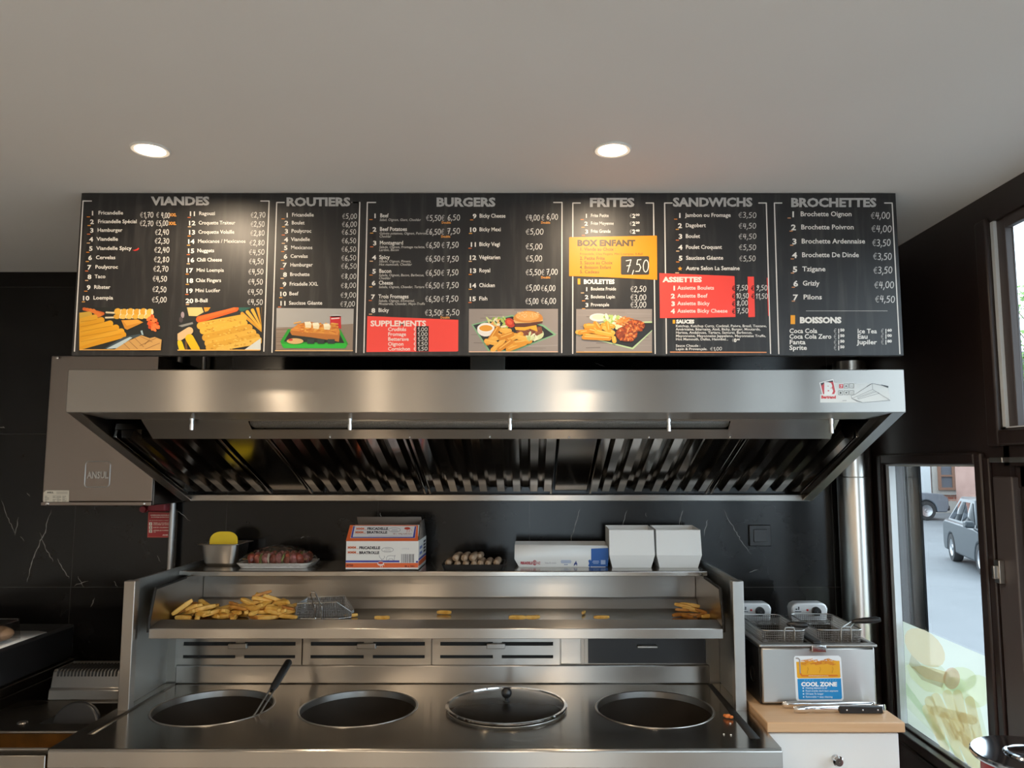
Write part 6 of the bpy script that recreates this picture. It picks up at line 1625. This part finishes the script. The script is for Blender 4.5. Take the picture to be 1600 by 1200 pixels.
# emblem on the left side
mb = MB(); mb.lathe([(.001, 0), (.022, 0), (.024, -.002)], (dx0 - .0035, DY + .08, WTZ + .075), 24, Matrix.Rotation(PI / 2, 3, 'Y')); mb.build('side_emblem', M_satin, t)
xm = (dx0 + dx1) / 2 - .004
tanks = [(dx0 + .012, xm - .010), (xm + .014, dx1 - .012)]
# top rim with two openings
mb = MB(); us = [dx0 - .006, tanks[0][0], tanks[0][1], tanks[1][0], tanks[1][1], dx1 + .006]; vs = [DY - .006, DY + .022, DY + .315, DY + DD]
mb.gridholes(lambda u, v: Vector((u, v, DZT)), us, vs, {(1, 1), (3, 1)}); mb.build('top_rim', M_steel, t, solid=.008, bevel=.003, recalc=False, smooth=False)
for a, b in tanks:
    mb = MB(); skin(mb, [rr_loop(a, b, DY + .022, DY + .315, .02, DZT - .002), rr_loop(a + .004, b - .004, DY + .026, DY + .311, .02, WTZ + .04)], False, True); tk = mb.build('oil_tank', M_well, t)
    mb = MB(); mb.face(rr_loop(a + .003, b - .003, DY + .025, DY + .312, .02, DZT - .06)); mb.build('oil', M_oil, tk)
# black bridge between the tanks with the drip clip
mb = MB(); mb.box(xm - .010, xm + .014, DY - .004, DY + .31, DZT + .004, DZT + .014); mb.build('bridge', M_blackplastic, t, bevel=.003)
mb = MB(); mb.box(xm - .018, xm + .026, DY - .012, DY - .0065, DZT - .018, DZT + .003); mb.build('clip', M_chrome, t, bevel=.002)
# control heads
M_head = mat('silver_plastic', (.58, .59, .60), .35, .4)
for i, (pa, pb) in enumerate(((1154, 1206), (1237, 1294))):
    HYY = DY + .345
    z0 = DZT + .0045; z1 = atY(1260, 942, HYY).z; xa, xb = atY(pa, 965, HYY).x, atY(pb, 965, HYY).x
    mb = MB(); mb.prism([(xa + .004, z0), (xa, z1 - .02), (xa + .006, z1 - .006), (xa + .02, z1), (xb - .02, z1), (xb - .006, z1 - .006), (xb, z1 - .02), (xb - .004, z0)], HYY, HYY + .05, 'y'); h = mb.build('control_head', M_head, t, bevel=.006, seg=3)
    kx = atY(pb - 19, 954, HYY).x; kz = atY(1275, 955, HYY).z
    mb = MB(); mb.lathe([(.001, -.016), (.013, -.016), (.015, -.012), (.016, -.0005)], (kx, HYY, kz), 24, Matrix.Rotation(-PI / 2, 3, 'X') ); mb.build('dial', M_blackplastic, h)
    mb = MB(); mb.ball((kx - .030, HYY - .001, kz + .004), .0042, .003, .0042, 10); mb.build('pilot_lamp', M_red, h)
    st = Print(lambda px, py, l: atY(px, py, HYY - l), pa - 1237, 0, 1.0)
    st.rect(1243, 951, 1246, 953, '#30343a').rect(1247, 948, 1249, 953, '#30343a').rect(1242, 955, 1252, 956.5, '#4a5058').rect(1244, 965, 1247, 966.5, '#8a9098'); st.build('head_print', M_print, h)
# wire baskets
def wire_basket(a, b, y0, y1, zt, hgt, hdir, label_part):
    bk = None
    mb = MB(); top = rr_loop(a, b, y0, y1, .02, zt, 4); bot = rr_loop(a + .008, b - .008, y0 + .008, y1 - .008, .018, zt - hgt, 4)
    n = len(top)
    # walls, finely divided
    def resample(lp, m):
        P = lp + [lp[0]]; Ls = [0]
        for p, q in zip(P, P[1:]): Ls.append(Ls[-1] + (q - p).length)
        out = []
        for k in range(m):
            d = Ls[-1] * k / m; i = max(j for j in range(len(Ls)) if Ls[j] <= d + 1e-12); i = min(i, len(P) - 2)
            out.append(P[i].lerp(P[i + 1], (d - Ls[i]) / max(1e-9, Ls[i + 1] - Ls[i])))
        return out
    m = 112; T_, B_ = resample(top, m), resample(bot, m); rows = 12
    loops = [[T_[k].lerp(B_[k], j / rows) for k in range(m)] for j in range(rows + 1)]
    skin(mb, loops)
    grid_between(bot[0] * 0 + Vector((a + .012, y0 + .012, zt - hgt)), Vector((b - .012, y0 + .012, zt - hgt)), Vector((a + .012, y1 - .012, zt - hgt)), Vector((b - .012, y1 - .012, zt - hgt)), 16, 34, mb)
    bk = mb.build('wire_basket', M_mesh, t, smooth=False); md = bk.modifiers.new('wire', 'WIREFRAME'); md.thickness = .0026; md.use_even_offset = False
    mb = MB(); mb.tube(top + [top[0]], .0022, 8); 
    xc = a + (b - a) * .62
    for dx in (-.016, .016):
        mb.tube([Vector((xc + dx, y0 + .006, zt - hgt)), Vector((xc + dx, y0 - .003, zt)), Vector((xc + dx * .8, y0 - .003, zt + .010))], .0022, 8)
    mb.tube([Vector((xc - .013, y0 - .003, zt + .010)), Vector((xc + .013, y0 - .003, zt + .010))], .0022, 8)
    mb.build('rim_wire', M_wire, bk)
    # folded handle swung to the side
    p0, p1, p2 = hdir
    mb = MB(); mb.tube([Vector((xc - .012, y0 - .003, zt + .010)), p0], .0022, 8); mb.tube([Vector((xc + .013, y0 - .003, zt + .010)), p0 + Vector((.01, 0, -.003))], .0022, 8); mb.build('handle_wire', M_wire, bk)
    u = p2 - p1; mb = MB(); mb.tube([p1, p1 + u * .1, p1 + u * .45, p1 + u * .85, p2], [.003, .0065, .0095, .0095, .006], 14); mb.build('handle', M_blackplastic, bk)
bz = atY(1315, 984, DY + .045).z
def hpt(px, py, y): return atY(px, py, y)
wire_basket(tanks[0][0] + .006, tanks[0][1] - .006, DY + .040, DY + .300, bz - .002, .085, (hpt(1228, 975, DY + .06), hpt(1229, 975, DY + .06), hpt(1262, 977, DY + .045)), 0)
wire_basket(tanks[1][0] + .006, tanks[1][1] - .004, DY + .040, DY + .300, bz, .085, (hpt(1330, 971, DY + .06), hpt(1331, 971, DY + .06), hpt(1376, 968, DY + .04)), 1)
# cool zone sticker
st = Print(lambda px, py, l: atY(px, py, DY - l), 1230, 1010, 12.0)
st.poly([(150, 180), (960, 172), (1000, 200), (1012, 240), (1058, 980), (1040, 1015), (1010, 1026), (220, 1034), (180, 1010), (165, 975), (125, 245), (128, 205)], '#dfe6ec').up()
st.poly([(170, 290), (980, 270), (1000, 570), (985, 588), (205, 598), (185, 575)], '#e0a516').up()
st.poly([(190, 608), (1008, 600), (1030, 960), (1010, 990), (230, 998), (212, 975)], '#1987c8').up()
rq = random.Random(2)
for k in range(70):
    x = rq.uniform(300, 900); y = 290 + rq.uniform(-30, 60) - 25 * math.sin((x - 300) / 600 * PI * 2) ** 2; a = rq.uniform(-.8, .8); l_ = rq.uniform(30, 55)
    st.cap(x - l_ * math.cos(a), y - l_ * math.sin(a) * .6, x + l_ * math.cos(a), y + l_ * math.sin(a) * .6, 9, rq.choice(['#d98a14', '#c87a10', '#e09a20', '#c9701a']), 3).up(.1)
st.up()
st.line([(165, 222), (205, 222), (232, 250), (245, 500)], 22, '#9a9698'); st.line([(245, 500), (275, 550), (940, 545)], 26, '#d4741c'); st.up(); st.line([(400, 552), (770, 550)], 10, '#f0c8a0')
st.text('HEATING ELEMENT IN OIL', 398, 552, 18, '#fbe6cf', x1=780, bold=.01)
for x in (385, 615, 850): st.line([(x, 390), (x + 14, 430), (x - 4, 465), (x - 6, 500)], 8, '#b98512')
for x in (320, 365, 420, 475, 620, 690, 750, 805, 850, 900): st.line([(x, 640), (x + 14, 624)], 8, '#7cc0e4')
st.text('COOL ZONE', 262, 708, 74, '#eef4f8', x1=935, bold=.055)
for y, s_, xe in ((778, 'Heating element in oil', 745), (832, "Food crumbs don't burn anymore", 955), (888, 'Oil lasts 7x longer', 682), (945, 'Removable = easy cleaning', 850)):
    st.ell(300 + (y - 778) * .05, y + 4, 15, 15, '#e2eef6', 6); st.text(s_, 345, y, 34, '#dceaf4', x1=xe, bold=.015)
st.build('sticker', M_print, t)

# tongs lying on the worktop
p = atZ(1300, 1112, WTZ)
t = thing('serving_tongs', 'steel tongs with a black riveted handle lying in front of the deep fryer', 'tongs', (p.x, p.y, WTZ))
L0, L1 = atZ(1228, 1106, WTZ + .012), atZ(1373, 1104, WTZ + .012)
def arm(y, xa, xb, xh, zc, name, handled):
    mb = MB(); n = 16; h = .011
    pts = []
    for k in range(n + 1):
        u = k / n; x = xa + (xb - xa) * u; hh = h * (.75 if u < .12 else .9) ; yy = y + .012 * (1 - u) * (1 if not handled else -.3)
        sc = .003 * math.sin(u * n * PI * 1.6) if u < .22 else 0
        pts.append((x, yy, zc - hh + sc, zc + hh))
    v = []; f = []
    for x, yy, za, zb_ in pts: v += [Vector((x, yy, za)), Vector((x, yy, zb_))]
    for k in range(n): f.append((2 * k, 2 * k + 2, 2 * k + 3, 2 * k + 1))
    mb.mesh(v, f); return mb.build(name, M_chrome, t, solid=.0025)
zc = WTZ + .0125
a1 = arm(L0.y + .02, L0.x, L1.x, 0, zc, 'arm', False)
a2 = arm(L0.y - .012, L0.x + .018, L1.x, 0, zc, 'arm', True)
hx0 = atZ(1311, 1110, WTZ + .01).x
mb = MB(); mb.box(hx0, L1.x - .002, L0.y - .022, L0.y - .0145, zc - .0105, zc + .0105); h = mb.build('handle', M_blackplastic, a2, bevel=.003)
for k in (.16, .52, .86):
    x = hx0 + (L1.x - hx0) * k; mb = MB(); mb.ball((x, L0.y - .0225, zc), .0028, .002, .0028, 8); mb.build('rivet', M_chrome, h)
mb = MB(); mb.lathe([(.001, -.011), (.014, -.011), (.016, 0), (.014, .011), (.001, .011)], (L1.x, L0.y + .004, zc), 16); mb.build('hinge', M_chrome, t)

# steel-lidded red canister at the lower right corner
sc_ = 1.76; c = Vector((0, 0, EYE)) + ray(1612, 1178) * sc_; rc = .0715 * sc_
t = thing('lidded_canister', 'tall red canister with a round polished steel lid by the glazed door', 'canister', (c.x, c.y, 0))
mb = MB(); mb.lathe([(.001, 0), (rc - .03, 0), (rc - .026, .01), (rc - .022, c.z - .03), (rc - .022, c.z - .012)], (c.x, c.y, 0), 48); mb.build('body', M_red, t)
M_lid = mat('polished_lid_steel', (.55, .60, .66), .10, 1.0)
mb = MB(); mb.lathe([(rc - .024, -.013), (rc - .003, -.012), (rc, -.007), (rc - .001, -.002), (rc - .004, .0), (rc - .02, -.0015), (rc * .46, -.0015), (rc * .43, .003), (rc * .38, .0045), (rc * .33, .001), (.001, .0)], (c.x, c.y, c.z), 64); mb.build('lid', M_lid, t)

# ================================================================ LEFT: GRIDDLE UNIT AND BLACK OVEN
GZ = .885
GX1 = FX0 - .004; GX0 = -1.655
t = thing('griddle_unit', 'stainless steel griddle with a greasy basin, left of the frying range', 'griddle', ((GX0 + GX1) / 2, 2.5, 0))
gy0 = atZ(40, 1176, GZ).y; gyb = atZ(120, 1094, GZ).y
p0 = atZ(0, 1150, GZ).y; p1 = atZ(60, 1176, GZ).y
bs0, bs1 = atZ(40, 1173, GZ).y, atZ(40, 1146, GZ).y          # front basin
rs0, rs1 = atZ(100, 1131, GZ).y, atZ(100, 1099, GZ).y         # rear recess
print('griddle', gy0, bs0, bs1, rs0, rs1, gyb)
us = [GX0, GX0 + .01, atZ(66, 1120, GZ).x + .03, GX1 - .012, GX1]; vs = [bs0 - .03, bs0, bs1, rs0, rs1, gyb]
mb = MB(); mb.gridholes(lambda u, v: Vector((u, v, GZ)), us, vs, {(1, 1), (2, 1), (2, 3)}); 
mb.build('worktop', M_griddle, t, recalc=False)
def basin(x0, x1, y0, y1, d, name, m):
    mb = MB(); L0 = [Vector((x0, y0, GZ)), Vector((x1, y0, GZ)), Vector((x1, y1, GZ)), Vector((x0, y1, GZ))]; L1 = [Vector((p.x, p.y, GZ - d)) for p in L0]
    skin(mb, [L0, L1], False, True); return mb.build(name, m, t)
M_grease = noisy('brown_grease', (.02, .010, .004), (.13, .055, .012), 9, .15)
basin(us[1], us[3], bs0, bs1, .05, 'grease_basin', M_grease)
b2 = basin(us[2], us[3], rs0, rs1, .035, 'rear_recess', M_griddle)
mb = MB(); mb.tube([Vector((us[1], bs1, GZ + .003)), Vector((us[3], bs1, GZ + .003))], .004, 8); mb.tube([Vector((us[2], rs1, GZ + .002)), Vector((us[3], rs1, GZ + .002))], .003, 8); mb.tube([Vector((us[1], bs0, GZ + .003)), Vector((us[3], bs0, GZ + .003))], .005, 8); mb.build('basin_lip', M_steel, t)
dxc = atZ(97, 1130, GZ).x; mb = MB(); mb.lathe([(.001, -.012), (.070, -.012), (.074, -.006), (.074, .006), (.070, .012), (.001, .012)], (dxc, (rs0 + rs1) / 2 - .02, GZ - .035), 40, Matrix.Rotation(PI / 2 - .25, 3, 'X')); mb.build('scraper_wheel', M_blackplastic, t, bevel=.003)
p = atZ(35, 1130, GZ); mb = MB(); mb.lathe([(.001, .004), (.012, .004), (.015, .0005)], (p.x, p.y, GZ), 16); mb.build('screw', M_steel, t)
mb = MB(); mb.box(GX0, GX1, bs0 - .03, gyb + .12, GZ - .19, GZ - .051); mb.box(GX0 + .01, GX1 - .01, bs0 + .03, gyb + .1, 0, GZ - .19)
mb.box(GX0, GX1, bs0 - .034, bs0 - .0305, GZ - .19, GZ - .0); mb.build('body', M_steel_dk, t, bevel=.003)
# vented riser at the back
zr = FZ(gyb + .02, 1047)
rx0 = atY(76, 1060, gyb).x
mb = MB(); mb.prism([(gyb, GZ), (gyb + .004, GZ + .03), (gyb + .012, GZ + .035), (gyb + .022, zr - .006), (gyb + .030, zr), (gyb + .14, zr), (gyb + .14, GZ)], rx0, GX1); rz = mb.build('vent_riser', M_steel, t, bevel=.002)
for k in range(18):
    x = atY(91 + k * 5.35, 1050, gyb + .02).x
    if x < GX1 - .01:
        mb = MB(); mb.tube([Vector((x, gyb + .0195, zr - .020)), Vector((x, gyb + .0215, zr - .006)), Vector((x, gyb + .032, zr + .0005)), Vector((x, gyb + .10, zr + .0005))], .0032, 6); mb.build('vent_slot', M_black, rz)
# black oven body on the far left
OX1 = -1.672; OZ = FZ(2.78, 985)
t = thing('black_oven', 'black countertop oven at the left edge beside the griddle', 'oven', (-2.0, 2.5, 0))
mb = MB(); mb.box(-2.4, OX1, 1.95, 2.90, GZ + .06, OZ); mb.build('housing', M_blackplastic, t, bevel=.01)
mb = MB(); mb.box(-2.4, OX1 + .006, 1.95, 2.90, GZ + .028, GZ + .059); mb.build('lower_trim', M_steel_dk, t, bevel=.003)
mb = MB(); mb.box(-2.4, OX1 + .004, 1.93, 2.90, .0, GZ + .027); mb.build('stand', M_steel_dk, t, bevel=.003)
# things on the oven: perforated paper plate, clear box, loaf
cx_ = atZ(35, 1003, OZ + .01)
t = thing('paper_plate', 'white perforated paper sheet on top of the black oven', 'paper sheet', (-1.86, 2.55, OZ))
mb = MB(); a = [atZ(-60, 1012, OZ + .002), atZ(-20, 1022, OZ + .002), atZ(50, 1000, OZ + .002), atZ(84, 988, OZ + .002), atZ(60, 986, OZ + .002), atZ(0, 986, OZ + .002)]
for q in a: q.x = min(q.x, OX1 - .004); q.y = min(q.y, 2.88)
mb.face(a); mb.build('sheet', M_paperwhite, t, solid=.0015)
p = atZ(8, 1006, OZ + .004)
t = thing('bread_roll', 'brown bread roll on the black oven at the left edge', 'bread', (p.x, p.y, OZ + .004))
mb = MB(); mb.ball((p.x - .058, p.y, OZ + .034), .080, .052, .028, 24); mb.build('crust', M_bread, t)
t = thing('clear_box', 'clear plastic box over the bread roll on the black oven', 'plastic box', (p.x, p.y, OZ + .003))
zc_ = OZ + .068
q1 = atZ(54, 990, OZ + .05)
bx1_ = min(q1.x, OX1 - .02)
mb = MB(); skin(mb, [rr_loop(bx1_ - .22, bx1_, p.y - .07, p.y + .08, .02, OZ + .004), rr_loop(bx1_ - .215, bx1_ - .005, p.y - .065, p.y + .075, .02, zc_)], False, True); mb.build('box_body', M_clearplastic, t)
mb = MB(); lp = rr_loop(bx1_ - .215, bx1_ - .005, p.y - .065, p.y + .075, .02, zc_); mb.tube(lp + [lp[0]], .002, 6); mb.build('box_edge', M_film, t)
